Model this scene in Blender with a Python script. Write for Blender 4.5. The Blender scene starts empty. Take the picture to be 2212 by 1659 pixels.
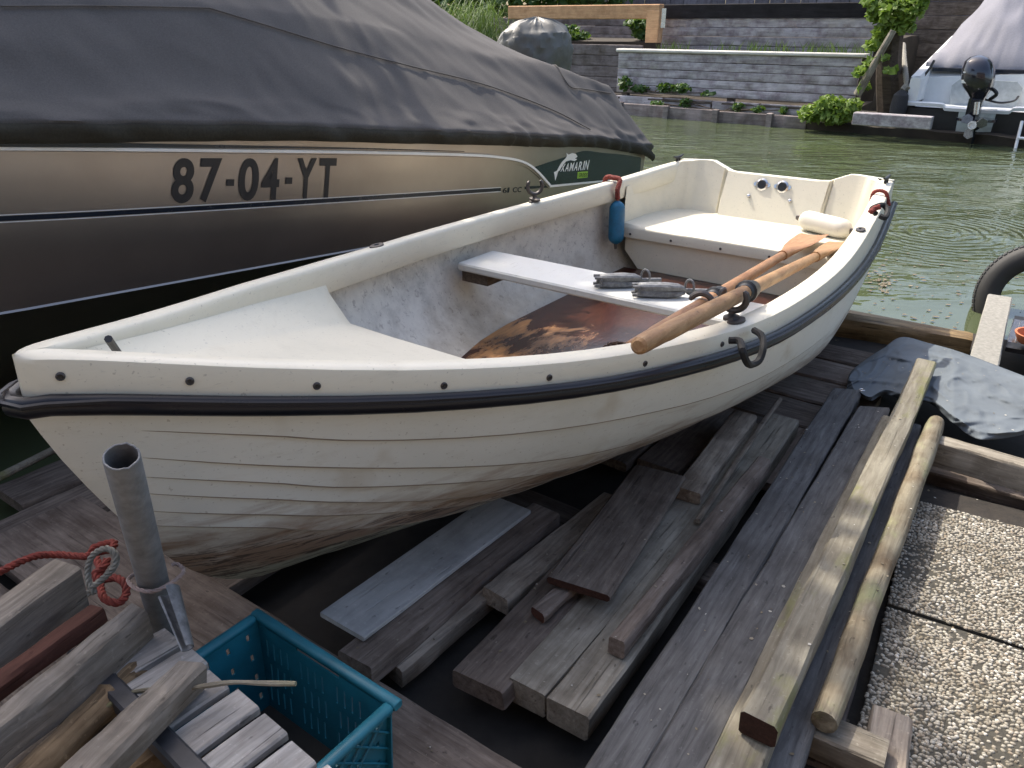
import bpy, bmesh, math, random
from mathutils import Vector, Matrix
R = math.radians
random.seed(7)
scene = bpy.context.scene

# ------------------------------------------------------------------ camera
CAM_H = 1.2; PITCH = R(25); FPX = 1680.0; CX, CY = 1106.0, 829.5
cd = bpy.data.cameras.new('camera'); cam = bpy.data.objects.new('camera', cd)
scene.collection.objects.link(cam)
cam.location = (0, 0, CAM_H); cam.rotation_euler = (R(90) - PITCH, 0, 0)
cd.sensor_width = 36; cd.lens = 36 * FPX / 2212; cd.clip_start = 0.02; cd.clip_end = 500
scene.camera = cam
# ------------------------------------------------------------------ light
SUN_EL = R(54); SH = Vector((-0.55, 0.835)).normalized()
SUN = Vector((SH.x * math.cos(SUN_EL), SH.y * math.cos(SUN_EL), math.sin(SUN_EL)))
w = bpy.data.worlds.new('World'); scene.world = w; w.use_nodes = True
nt = w.node_tree
sky = nt.nodes.new('ShaderNodeTexSky'); sky.sky_type = 'NISHITA'; sky.sun_disc = False
sky.sun_elevation = SUN_EL; sky.sun_rotation = math.atan2(SH.x, SH.y) % (2 * math.pi)
sky.air_density = 1.0; sky.dust_density = 4.0; sky.ozone_density = 0.6
bg = nt.nodes['Background']; bg.inputs[1].default_value = 0.15
nt.links.new(sky.outputs[0], bg.inputs[0])
sl = bpy.data.lights.new('sun', 'SUN'); sl.energy = 2.5; sl.angle = R(0.5); sl.color = (1, .93, .82)
so = bpy.data.objects.new('sun', sl); scene.collection.objects.link(so)
so.rotation_euler = SUN.to_track_quat('Z', 'Y').to_euler()
scene.view_settings.view_transform = 'Standard'; scene.view_settings.look = 'None'
scene.view_settings.exposure = 1.2; scene.view_settings.gamma = 1.0
scene.cycles.max_bounces = 5; scene.cycles.diffuse_bounces = 3; scene.cycles.glossy_bounces = 2; scene.cycles.transmission_bounces = 3
scene.cycles.caustics_reflective = False; scene.cycles.caustics_refractive = False
scene.render.resolution_x = 1024; scene.render.resolution_y = 768

# ------------------------------------------------------------------ measuring helpers
_c, _s = math.cos(PITCH), math.sin(PITCH)
def ray(x, y):
    a = (x - CX) / FPX; v = (y - CY) / FPX
    return Vector((a, _c - v * _s, -(_s + v * _c)))
def at(x, y, z):
    r = ray(x, y); t = (z - CAM_H) / r.z
    return Vector((0, 0, CAM_H)) + r * t
UA = Vector((-0.58960, -0.80769, 0)); NA = Vector((0.80769, -0.58960, 0))   # along the dinghy to the bow / to its near side
M0 = Vector((1.31413, 3.88003, 0))
ROT = math.atan2(UA.y, UA.x)
def bp(x, y, z):                    # pixel at height z -> boat frame (u, s, z)
    p = at(x, y, z) - M0
    return Vector((p.dot(UA), p.dot(NA), z))
def bs(x, y, s):                    # pixel on the plane s = const -> boat frame
    r = ray(x, y); o = Vector((0, 0, CAM_H))
    t = ((M0 + NA * s) - o).dot(NA) / r.dot(NA)
    p = o + r * t - M0
    return Vector((p.dot(UA), s, p.z))
BO = Vector((1.84, 12.56, 0)); BROT = math.atan2(NA.y, NA.x)                 # far bank frame: x along, y away
def bk(x, y, yb):
    r = ray(x, y); o = Vector((0, 0, CAM_H)); n = -UA
    t = ((BO + n * yb) - o).dot(n) / r.dot(n)
    p = o + r * t - BO
    return Vector((p.dot(NA), yb, p.z))

def cr(xs, ys, x):
    if x <= xs[0]: return ys[0]
    if x >= xs[-1]: return ys[-1]
    i = 0
    while xs[i + 1] < x: i += 1
    def sl_(k):
        if k <= 0: return (ys[1] - ys[0]) / (xs[1] - xs[0])
        if k >= len(xs) - 1: return (ys[-1] - ys[-2]) / (xs[-1] - xs[-2])
        return (ys[k + 1] - ys[k - 1]) / (xs[k + 1] - xs[k - 1])
    h = xs[i + 1] - xs[i]; t = (x - xs[i]) / h
    m0, m1 = sl_(i) * h, sl_(i + 1) * h
    return (2*t**3-3*t*t+1)*ys[i] + (t**3-2*t*t+t)*m0 + (-2*t**3+3*t*t)*ys[i+1] + (t**3-t*t)*m1
def lin(xs, ys, x):
    if x <= xs[0]: return ys[0]
    for i in range(len(xs) - 1):
        if x <= xs[i + 1]:
            t = (x - xs[i]) / (xs[i + 1] - xs[i]); return ys[i] + (ys[i + 1] - ys[i]) * t
    return ys[-1]
def spline(pts, n):
    pts = [Vector(p) for p in pts]; out = []
    ts = list(range(len(pts)))
    for k in range(n + 1):
        t = k / n * (len(pts) - 1)
        out.append(Vector((cr(ts, [p.x for p in pts], t), cr(ts, [p.y for p in pts], t), cr(ts, [p.z for p in pts], t))))
    return out
from mathutils import noise as mn
def nz(x, y, z, f=1.0): return mn.noise(Vector((x * f, y * f, z * f)))

# ------------------------------------------------------------------ mesh helpers
COL = scene.collection
class MB:
    def __init__(s): s.v = []; s.f = []
    def add(s, vs, fs):
        o = len(s.v); s.v += [Vector(v) for v in vs]; s.f += [tuple(i + o for i in f) for f in fs]; return s
    def grid(s, rows, closed=False):
        n = len(rows[0]); vs = [p for r in rows for p in r]; fs = []
        for i in range(len(rows) - 1):
            for j in range(n - 1 + (1 if closed else 0)):
                k = (j + 1) % n
                fs.append((i * n + j, i * n + k, (i + 1) * n + k, (i + 1) * n + j))
        return s.add(vs, fs)
    def loft(s, rings, cap=True):
        s.grid(rings, True); n = len(rings[0])
        if cap:
            s.add(rings[0], [tuple(range(n))[::-1]]); s.add(rings[-1], [tuple(range(n))])
        return s
    def box(s, a, b):
        (x0, y0, z0), (x1, y1, z1) = a, b
        vs = [(x0,y0,z0),(x1,y0,z0),(x1,y1,z0),(x0,y1,z0),(x0,y0,z1),(x1,y0,z1),(x1,y1,z1),(x0,y1,z1)]
        return s.add(vs, [(0,3,2,1),(4,5,6,7),(0,1,5,4),(1,2,6,5),(2,3,7,6),(3,0,4,7)])
    def rbox(s, a, b, r=.004):      # box with softened long edges (octagonal x-section), axis = longest
        c = [(a[i] + b[i]) / 2 for i in range(3)]; h = [abs(b[i] - a[i]) / 2 for i in range(3)]
        ax = h.index(max(h)); o = [i for i in range(3) if i != ax]
        r = min(r, h[o[0]] * .6, h[o[1]] * .6)
        prof = [(h[o[0]]-r, -h[o[1]]), (h[o[0]], -h[o[1]]+r), (h[o[0]], h[o[1]]-r), (h[o[0]]-r, h[o[1]]),
                (-h[o[0]]+r, h[o[1]]), (-h[o[0]], h[o[1]]-r), (-h[o[0]], -h[o[1]]+r), (-h[o[0]]+r, -h[o[1]])]
        rings = []
        for t, q in ((-h[ax], .0), (-h[ax] + r * .5, 1), (h[ax] - r * .5, 1), (h[ax], .0)):
            ring = []
            for p0, p1 in prof:
                k = 1 if q else 1 - .4 * r / max(h[o[0]], h[o[1]])
                v = [0, 0, 0]; v[ax] = c[ax] + t; v[o[0]] = c[o[0]] + p0 * k; v[o[1]] = c[o[1]] + p1 * k
                ring.append(v)
            rings.append(ring)
        return s.loft(rings)
    def tube(s, path, r, n=8, cap=True, flat=1.0, up=None):
        path = [Vector(p) for p in path]; rings = []; N = len(path)
        prev = None
        for i, p in enumerate(path):
            d = (path[min(i + 1, N - 1)] - path[max(i - 1, 0)])
            if d.length < 1e-9: d = Vector((1, 0, 0))
            d.normalize()
            if up is not None: a = Vector(up) - d * Vector(up).dot(d)
            elif prev is None:
                a = Vector((0, 0, 1)) if abs(d.z) < .9 else Vector((1, 0, 0)); a = a - d * a.dot(d)
            else: a = prev - d * prev.dot(d)
            a.normalize(); prev = a; b = d.cross(a)
            rr = r[i] if isinstance(r, (list, tuple)) else r
            rings.append([p + a * (math.cos(2*math.pi*k/n) * rr) + b * (math.sin(2*math.pi*k/n) * rr * flat) for k in range(n)])
        return s.loft(rings, cap)
    def lathe(s, prof, o, axis=(0, 0, 1), n=16):
        ax = Vector(axis).normalized(); a = ax.orthogonal().normalized(); b = ax.cross(a); o = Vector(o)
        return s.loft([[o + ax * h + (a * math.cos(2*math.pi*k/n) + b * math.sin(2*math.pi*k/n)) * max(r, 1e-4) for k in range(n)] for h, r in prof], True)
    def rope(s, path, r, turns_per_m=22, strands=3):
        path = [Vector(p) for p in path]
        L = [0]
        for i in range(1, len(path)): L.append(L[-1] + (path[i] - path[i - 1]).length)
        fr = []; prev = None
        for i, p in enumerate(path):
            d = (path[min(i + 1, len(path) - 1)] - path[max(i - 1, 0)]).normalized()
            a = prev if prev else (Vector((0, 0, 1)) if abs(d.z) < .9 else Vector((1, 0, 0)))
            a = (a - d * a.dot(d)).normalized(); prev = a; fr.append((a, d.cross(a)))
        for k in range(strands):
            q = []
            for i, p in enumerate(path):
                th = 2 * math.pi * (k / strands + L[i] * turns_per_m); a, b = fr[i]
                q.append(p + (a * math.cos(th) + b * math.sin(th)) * r * .5)
            s.tube(q, r * .56, 6)
        return s
    def build(s, name, mat, parent=None, smooth=True, ang=32, base=False, xf=None):
        vs = s.v; loc = None
        if xf is not None: vs = [xf @ v for v in vs]
        if base:
            mx = Vector((sum(v.x for v in vs)/len(vs), sum(v.y for v in vs)/len(vs), min(v.z for v in vs)))
            vs = [v - mx for v in vs]; loc = mx
        me = bpy.data.meshes.new(name); me.from_pydata([tuple(v) for v in vs], [], s.f)
        bm = bmesh.new(); bm.from_mesh(me); bmesh.ops.recalc_face_normals(bm, faces=bm.faces); bm.to_mesh(me); bm.free()
        if smooth:
            me.polygons.foreach_set('use_smooth', [True] * len(me.polygons)); me.set_sharp_from_angle(angle=R(ang))
        me.materials.append(mat)
        o = bpy.data.objects.new(name, me); COL.objects.link(o)
        if parent: o.parent = parent
        if loc: o.location = loc
        return o
def tag(o, label=None, cat=None, group=None, kind=None):
    for k, v in (('label', label), ('category', cat), ('group', group), ('kind', kind)):
        if v: o[k] = v
    return o
def empty(name, loc, rz=0, label=None, cat=None, group=None):
    o = bpy.data.objects.new(name, None); COL.objects.link(o); o.location = loc; o.rotation_euler = (0, 0, rz)
    o.empty_display_size = .05
    return tag(o, label, cat, group)
def inst(me, name, parent=None, mtx=None):
    o = bpy.data.objects.new(name, me); COL.objects.link(o)
    if parent: o.parent = parent
    if mtx is not None: o.matrix_basis = mtx
    return o

# ------------------------------------------------------------------ materials
class NT:
    def __init__(s, name):
        s.m = bpy.data.materials.new(name); s.m.use_nodes = True; s.t = s.m.node_tree
        s.b = s.t.nodes['Principled BSDF']; s.out = s.t.nodes['Material Output']
    def n(s, typ, **k):
        x = s.t.nodes.new(typ)
        for a, b in k.items(): setattr(x, a, b)
        return x
    def l(s, a, b): s.t.links.new(a, b)
    def coord(s, scale=(1, 1, 1), rnd=True, kind='Object'):
        tc = s.n('ShaderNodeTexCoord'); mp = s.n('ShaderNodeMapping'); mp.inputs['Scale'].default_value = scale
        if rnd:
            oi = s.n('ShaderNodeObjectInfo'); mu = s.n('ShaderNodeMath', operation='MULTIPLY'); mu.inputs[1].default_value = 37.0
            s.l(oi.outputs['Random'], mu.inputs[0])
            cb = s.n('ShaderNodeCombineXYZ'); s.l(mu.outputs[0], cb.inputs[0]); s.l(mu.outputs[0], cb.inputs[1])
            s.l(cb.outputs[0], mp.inputs['Location'])
        s.l(tc.outputs[kind], mp.inputs['Vector']); return mp.outputs[0]
    def noise(s, vec, scale, detail=6, rough=.6, dist=0):
        x = s.n('ShaderNodeTexNoise'); x.inputs['Scale'].default_value = scale; x.inputs['Detail'].default_value = detail
        x.inputs['Roughness'].default_value = rough; x.inputs['Distortion'].default_value = dist
        s.l(vec, x.inputs['Vector']); return x.outputs['Fac']
    def ramp(s, fac, stops):
        x = s.n('ShaderNodeValToRGB'); e = x.color_ramp.elements
        while len(e) > 1: e.remove(e[-1])
        for i, (p, c) in enumerate(stops):
            el = e[0] if i == 0 else e.new(p)
            el.position = p; el.color = (*c, 1) if len(c) == 3 else c
        s.l(fac, x.inputs[0]); return x.outputs[0]
    def mix(s, fac, a, b, mode='MIX'):
        x = s.n('ShaderNodeMix', data_type='RGBA', blend_type=mode)
        for k, v in ((0, fac), (6, a), (7, b)):
            if hasattr(v, 'is_output'): s.l(v, x.inputs[k])
            else: x.inputs[k].default_value = v if k == 0 else (*v, 1)
        return x.outputs[2]
    def math(s, op, a, b=0.0):
        x = s.n('ShaderNodeMath', operation=op)
        for k, v in ((0, a), (1, b)):
            if hasattr(v, 'is_output'): s.l(v, x.inputs[k])
            else: x.inputs[k].default_value = v
        return x.outputs[0]
    def bump(s, h, strength=.3, dist=.002):
        x = s.n('ShaderNodeBump'); x.inputs['Strength'].default_value = strength; x.inputs['Distance'].default_value = dist
        s.l(h, x.inputs['Height']); s.l(x.outputs[0], s.b.inputs['Normal']); return x
    def set(s, **k):
        for a, v in k.items():
            i = s.b.inputs[a.replace('_', ' ')]
            if hasattr(v, 'is_output'): s.l(v, i)
            else: i.default_value = (*v, 1) if isinstance(v, tuple) and len(v) == 3 else v
        return s
g3 = lambda v: (v, v, v)

def wood(name, dark, light, crack=.5, rough=.85, stain=(.35, .3, .27), stain_amt=.6, moss=None, gs=1.0, worn=None, vary=.35):
    t = NT(name)
    v = t.coord((2.2 * gs, 24 * gs, 24 * gs)); grain = t.noise(v, 3.2, 6, .65, .5)
    col = t.ramp(grain, [(.3, dark), (.52, tuple((a + b) / 2 for a, b in zip(dark, light))), (.72, light)])
    v2 = t.coord((1, 1, 1)); blot = t.noise(v2, 7, 4, .65)
    col = t.mix(t.math('MULTIPLY', t.ramp(blot, [(.42, g3(0)), (.68, g3(1))]), stain_amt), col, t.mix(1.0, col, stain, 'MULTIPLY'))
    v3 = t.coord((1.6, 60 * gs, 60 * gs)); ck = t.noise(v3, 2.2, 4, .5, .3)
    ckm = t.ramp(ck, [(.30, g3(0)), (.36, g3(1))])
    col = t.mix(t.math('MULTIPLY', t.math('SUBTRACT', 1.0, ckm), crack), col, tuple(x * .25 for x in dark))
    if moss:
        mk = t.ramp(t.noise(t.coord((1, 2, 2)), 4.5, 5, .6), [(.55, g3(0)), (.7, g3(1))])
        col = t.mix(t.math('MULTIPLY', mk, .75), col, moss)
    kn = t.ramp(t.noise(t.coord((1, 2.2, 2.2)), 26, 3, .55), [(.66, g3(0)), (.72, g3(1))])
    col = t.mix(t.math('MULTIPLY', kn, .6), col, tuple(x * .35 for x in dark))
    sp = t.ramp(t.noise(v2, 90, 3, .6), [(.62, g3(0)), (.74, g3(1))])
    col = t.mix(t.math('MULTIPLY', sp, .25), col, tuple(min(1, x * 1.7) for x in light))
    oi = t.n('ShaderNodeObjectInfo'); va = t.math('ADD', t.math('MULTIPLY', oi.outputs['Random'], vary), 1 - vary / 2)
    cb = t.n('ShaderNodeCombineColor'); [t.l(va, cb.inputs[i]) for i in range(3)]
    col = t.mix(1.0, col, cb.outputs[0], 'MULTIPLY')
    t.set(Base_Color=col, Roughness=rough); t.b.inputs['Specular IOR Level'].default_value = .25
    t.bump(t.math('ADD', grain, t.math('MULTIPLY', ckm, .8)), .55, .003)
    return t.m
def plain(name, col, rough=.5, metal=0.0, var=.15, scale=20, bump=0.0, coat=0, spec=.5):
    t = NT(name); v = t.coord(); f = t.noise(v, scale, 6, .65)
    fs_ = t.ramp(f, [(.32, g3(0)), (.68, g3(1))])
    c = t.mix(fs_, tuple(x * (1 - var) for x in col), tuple(min(1, x * (1 + var)) for x in col))
    f2 = t.ramp(t.noise(v, scale * .22, 5, .7), [(.45, g3(0)), (.75, g3(1))])
    c = t.mix(t.math('MULTIPLY', f2, min(.5, var)), c, tuple(x * .55 + .02 for x in col))
    t.set(Base_Color=c, Roughness=t.math('ADD', t.math('MULTIPLY', f, .2), rough - .1), Metallic=metal)
    t.b.inputs['Specular IOR Level'].default_value = spec
    if coat: t.b.inputs['Coat Weight'].default_value = coat; t.b.inputs['Coat Roughness'].default_value = .08
    if bump: t.bump(f, bump, .004)
    return t.m
def gelcoat(name, col, low=False, rough=.38):
    t = NT(name); v = t.coord(rnd=False); f = t.noise(v, 5, 7, .6)
    c = t.mix(f, tuple(x * .9 for x in col), col)
    f2 = t.noise(t.coord((3, 3, 14), rnd=False), 4, 6, .7, .4)
    c = t.mix(t.math('MULTIPLY', t.ramp(f2, [(.55, g3(0)), (.8, g3(1))]), .28), c, (.42, .37, .27))
    sp = t.ramp(t.noise(v, 130, 2, .5), [(.68, g3(0)), (.74, g3(1))])
    c = t.mix(t.math('MULTIPLY', sp, .45), c, (.25, .22, .17))
    scr = t.ramp(t.noise(t.coord((2.5, 30, 60), rnd=False), 3.5, 4, .6, .4), [(.64, g3(0)), (.68, g3(1))])
    c = t.mix(t.math('MULTIPLY', scr, .30), c, (.33, .31, .27))
    gr = t.ramp(t.noise(t.coord((1, 1, 1), rnd=False), 2.3, 6, .7, .5), [(.50, g3(0)), (.75, g3(1))])
    c = t.mix(t.math('MULTIPLY', gr, .35), c, (.47, .45, .36))
    if low:     # brown waterline stain and scraped bottom of the hull
        sx = t.n('ShaderNodeSeparateXYZ'); tc = t.n('ShaderNodeTexCoord'); t.l(tc.outputs['Object'], sx.inputs[0])
        hz = t.math('SUBTRACT', sx.outputs['Z'], t.math('MULTIPLY', t.math('MAXIMUM', t.math('SUBTRACT', sx.outputs['X'], 1.7), 0.0), .085))
        st = t.noise(t.coord((1.3, 2, 7), rnd=False), 4, 6, .65, .6)
        sv = t.math('SUBTRACT', st, .5)
        k = t.ramp(t.math('SUBTRACT', .5, t.math('MULTIPLY', t.math('SUBTRACT', t.math('ADD', hz, t.math('MULTIPLY', sv, .34)), .185), 6.0)), [(.1, g3(0)), (.85, g3(1))])
        c = t.mix(t.math('MULTIPLY', k, .9), c, (.25, .155, .095))
        st2 = t.noise(t.coord((1.6, 5, 26), rnd=False), 4, 7, .7, 1.0)
        zone = t.ramp(t.math('SUBTRACT', .5, t.math('MULTIPLY', t.math('SUBTRACT', hz, .150), 12.0)), [(.1, g3(0)), (.7, g3(1))])
        k2 = t.math('MULTIPLY', t.ramp(st2, [(.51, g3(0)), (.56, g3(1))]), zone)
        c = t.mix(t.math('MULTIPLY', k2, .9), c, (.055, .036, .024))
        k3 = t.ramp(t.math('SUBTRACT', .5, t.math('MULTIPLY', t.math('SUBTRACT', t.math('ADD', hz, t.math('MULTIPLY', sv, .10)), .075), 22.0)), [(.2, g3(0)), (.8, g3(1))])
        c = t.mix(t.math('MULTIPLY', k3, .9), c, t.mix(t.ramp(st2, [(.50, g3(0)), (.55, g3(1))]), (.40, .41, .32), (.05, .045, .032)))
        tn = t.ramp(t.noise(t.coord((2.5, 2.5, 2.5), rnd=False), 2.6, 3, .5), [(.60, g3(0)), (.72, g3(1))])
        c = t.mix(t.math('MULTIPLY', tn, .35), c, (.36, .27, .15))
    t.set(Base_Color=c, Roughness=t.math('ADD', t.math('MULTIPLY', f, .15), rough))
    t.bump(t.noise(v, 60, 4, .5), .06, .002)
    return t.m

M = {}
M['gel'] = gelcoat('gelcoat_cream', (.72, .675, .545))
M['hull'] = gelcoat('gelcoat_hull', (.71, .71, .65), True)
def m_liner():
    t = NT('dirty_liner'); v = t.coord(rnd=False); a = t.noise(v, 9, 8, .7); b = t.noise(v, 38, 6, .7, .6)
    c = t.ramp(a, [(.3, (.42, .40, .35)), (.5, (.61, .58, .51)), (.7, (.71, .68, .59))])
    c = t.mix(t.math('MULTIPLY', t.ramp(b, [(.57, g3(0)), (.66, g3(1))]), .6), c, (.26, .23, .2))
    s2 = t.ramp(t.noise(v, 100, 3, .6), [(.66, g3(0)), (.72, g3(1))])
    c = t.mix(t.math('MULTIPLY', s2, .7), c, (.1, .085, .07))
    sx = t.n('ShaderNodeSeparateXYZ'); tc = t.n('ShaderNodeTexCoord'); t.l(tc.outputs['Object'], sx.inputs[0])
    low = t.ramp(t.math('ADD', sx.outputs['Z'], t.math('MULTIPLY', t.math('SUBTRACT', a, .5), .25)), [(.12, g3(1)), (.24, g3(0))])
    c = t.mix(t.math('MULTIPLY', low, .45), c, (.45, .36, .24))
    t.set(Base_Color=c, Roughness=.7); t.bump(b, .25, .003); return t.m
M['liner'] = m_liner()
def m_varnish():
    t = NT('worn_varnish'); v = t.coord((1.2, 2.2, 1), rnd=False); a = t.noise(v, 2.6, 8, .66, .55); fx = t.n('ShaderNodeSeparateXYZ'); t.l(v, fx.inputs[0]); a = t.math('SUBTRACT', a, t.ramp(t.math('MULTIPLY', fx.outputs[0], .25), [(.40, g3(.16)), (.46, g3(0))]))
    g = t.noise(t.coord((3, 30, 3), rnd=False), 4, 7, .6)
    base = t.ramp(g, [(.3, (.022, .008, .0055)), (.7, (.075, .025, .015))])
    bare = t.ramp(g, [(.3, (.36, .16, .055)), (.7, (.55, .29, .11))])
    k = t.ramp(a, [(.47, g3(0)), (.52, g3(.35)), (.57, g3(.9)), (.64, g3(1))])
    t.set(Base_Color=t.mix(k, base, bare), Roughness=t.ramp(k, [(0, g3(.22)), (1, g3(.5))]))
    t.bump(t.math('SUBTRACT', t.noise(v, 30, 6, .6), t.math('MULTIPLY', k, .6)), .3, .002); return t.m
M['varnish'] = m_varnish()
M['rubber'] = plain('black_rubber', (.008, .008, .012), .30, var=.1, scale=8, spec=.3)
M['black'] = plain('black_plastic', (.012, .012, .013), .45, var=.3)
M['blackrope'] = plain('black_cord', (.01, .01, .01), .8, var=.3)
M['white'] = plain('white_paint', (.72, .74, .74), .45, var=.06, scale=6)
M['thwart'] = gelcoat('thwart_paint', (.62, .62, .58), rough=.45)
M['oar'] = wood('oar_varnished_pine', (.27, .145, .065), (.44, .27, .135), crack=.25, rough=.42, stain=(.5, .35, .25), stain_amt=.5, vary=.1)
M['oarred'] = wood('oar_reddish', (.27, .135, .065), (.42, .235, .12), crack=.25, rough=.42, stain=(.5, .35, .25), stain_amt=.5, vary=.1)
M['iron'] = plain('dark_iron', (.09, .08, .075), .5, .5, .3, 40, .1)
M['galv'] = plain('galvanised_grey', (.16, .165, .17), .55, .35, .45, 60, .4)
M['tubem'] = plain('galvanised_tube', (.21, .21, .21), .65, .3, .25, 40, .4)
M['steel'] = plain('grey_steel', (.05, .052, .06), .5, .4, .25, 25, .05)
M['chrome'] = plain('bright_steel', (.6, .6, .6), .25, .9, .1)
M['redrope'] = plain('red_rope', (.22, .04, .028), .8, var=.35, scale=60)
M['greyrope'] = plain('grey_rope', (.25, .235, .2), .9, var=.35, scale=60, bump=.3)
M['twine'] = plain('pink_twine', (.33, .25, .22), .9, var=.3, scale=80)
M['brownrope'] = plain('brown_rope', (.12, .075, .055), .85, var=.4, scale=60)
M['fblue'] = plain('fender_blue', (.010, .13, .24), .5, var=.25, scale=25, bump=.1)
M['fwhite'] = gelcoat('fender_white', (.60, .57, .50), rough=.4)
M['endred'] = wood('sawn_end_red', (.034, .016, .011), (.075, .034, .023), gs=2)
M['grime'] = plain('lap_grime', (.26, .22, .175), .9)
M['alu'] = None
# weathered timbers
M['w_brown'] = wood('timber_brown', (0.118, 0.092, 0.074), (0.269, 0.22, 0.184))
M['w_dark'] = wood('timber_dark', (0.076, 0.059, 0.048), (0.212, 0.176, 0.146))
M['w_grey'] = wood('timber_grey', (0.174, 0.142, 0.113), (0.431, 0.372, 0.297))
M['w_slate'] = wood('timber_slate', (.075, .073, .072), (.19, .188, .186), crack=.2, stain_amt=.4)
M['w_pale'] = wood('timber_pale', (.17, .15, .115), (.34, .315, .245), crack=.3, moss=(.20, .21, .06), stain=(.55, .5, .45))
M['w_olive'] = wood('timber_olive', (0.19, 0.167, 0.129), (0.368, 0.336, 0.274), crack=.6)
M['w_pole'] = wood('pole_bark', (.10, .085, .06), (.28, .25, .18), crack=.4, moss=(.25, .27, .13), stain=(.5, .38, .3), stain_amt=.8, gs=.6)
M['w_red'] = wood('painted_redbrown', (.065, .028, .02), (.115, .05, .037), crack=.3)
M['w_panel'] = wood('pale_grey_panel', (.33, .325, .31), (.47, .465, .45), crack=.0, gs=.5, stain=(.6, .6, .6), stain_amt=.7)
M['w_slat'] = wood('bench_slat', (0.22, 0.209, 0.193), (0.462, 0.44, 0.413), crack=.7, vary=.2)
M['w_fence'] = wood('fence_timber', (.27, .25, .25), (.54, .51, .51), crack=.25, stain=(.45, .38, .42), gs=.35, stain_amt=.8)
M['w_fencedark'] = wood('fence_timber_old', (.15, .125, .118), (.29, .25, .235), crack=.3, gs=.35)
M['w_new'] = wood('new_larch', (0.567, 0.311, 0.162), (0.783, 0.486, 0.27), crack=.15, gs=.5, stain_amt=.4)
M['w_drift'] = wood('driftwood', (.10, .065, .03), (.36, .25, .12), crack=.8, rough=.55, gs=.5, vary=.05)
M['w_fire'] = wood('firewood', (0.153, 0.106, 0.061), (0.382, 0.276, 0.166), crack=.6)
M['w_fireg'] = wood('firewood_grey', (0.128, 0.11, 0.091), (0.315, 0.275, 0.228), crack=.5)
M['conc'] = plain('concrete_board', (.25, .24, .21), .9, var=.25, scale=60, bump=.3)
M['crate'] = plain('crate_blue', (.012, .14, .19), .45, var=.25, scale=12, bump=.05)
M['fabric'] = plain('grey_canvas', (.098, .092, .089), .85, var=.18, scale=220, bump=.15, spec=.2)
M['hem'] = plain('canvas_hem', (.045, .042, .033), .9, var=.25, scale=120, bump=.2, spec=.2)
M['fabric2'] = plain('light_grey_canvas', (.22, .22, .25), .85, var=.1, scale=60, bump=.15, spec=.2)
M['tarp'] = plain('blue_grey_tarp', (.135, .155, .172), .9, var=.16, scale=6, bump=.04, spec=.12)
M['navy'] = plain('navy_vinyl', (.010, .016, .028), .25, var=.1)
M['teal'] = plain('teal_vinyl', (.012, .03, .036), .15, var=.1)
M['vwhite'] = plain('white_vinyl', (.86, .85, .82), .4, var=.05)
M['vgrey'] = plain('charcoal_vinyl', (.022, .02, .021), .5, var=.1)
M['vgreen'] = plain('green_vinyl', (.32, .55, .06), .4, var=.05)
M['terra'] = plain('terracotta', (.50, .16, .07), .8, var=.15)
def m_alu():
    t = NT('brushed_aluminium'); f = t.noise(t.coord((1, 1, 1), rnd=False), 3.5, 6, .6); g = t.noise(t.coord((6, 6, 60), rnd=False), 8, 4, .6)
    t.set(Base_Color=t.mix(f, (.29, .25, .22), (.43, .385, .345)), Metallic=.85, Roughness=t.math('ADD', .28, t.math('MULTIPLY', g, .14)))
    return t.m
M['alu'] = m_alu()
def leafm(name, a, b, tr=.25):
    t = NT(name); oi = t.coord(rnd=False); f = t.noise(oi, 6, 3, .5)
    c = t.mix(f, a, b); t.set(Base_Color=c, Roughness=.5); t.b.inputs['Specular IOR Level'].default_value = .35
    ts = t.n('ShaderNodeBsdfTranslucent'); t.l(t.mix(.5, c, (.25, .4, .03)), ts.inputs[0])
    ms = t.n('ShaderNodeMixShader'); ms.inputs[0].default_value = tr
    t.l(t.b.outputs[0], ms.inputs[1]); t.l(ts.outputs[0], ms.inputs[2]); t.l(ms.outputs[0], t.out.inputs[0]); return t.m
M['ivy'] = leafm('ivy_leaf', (.09, .165, .03), (.25, .34, .07), .35)
M['bush'] = leafm('bush_leaf', (.03, .075, .018), (.08, .15, .04))
M['tree'] = leafm('tree_leaf', (.035, .075, .015), (.09, .14, .03))
M['grass'] = leafm('grass_blade', (.06, .12, .025), (.16, .22, .07))
M['trunk'] = wood('trunk_bark', (.05, .037, .027), (.13, .1, .075), gs=.4)
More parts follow.
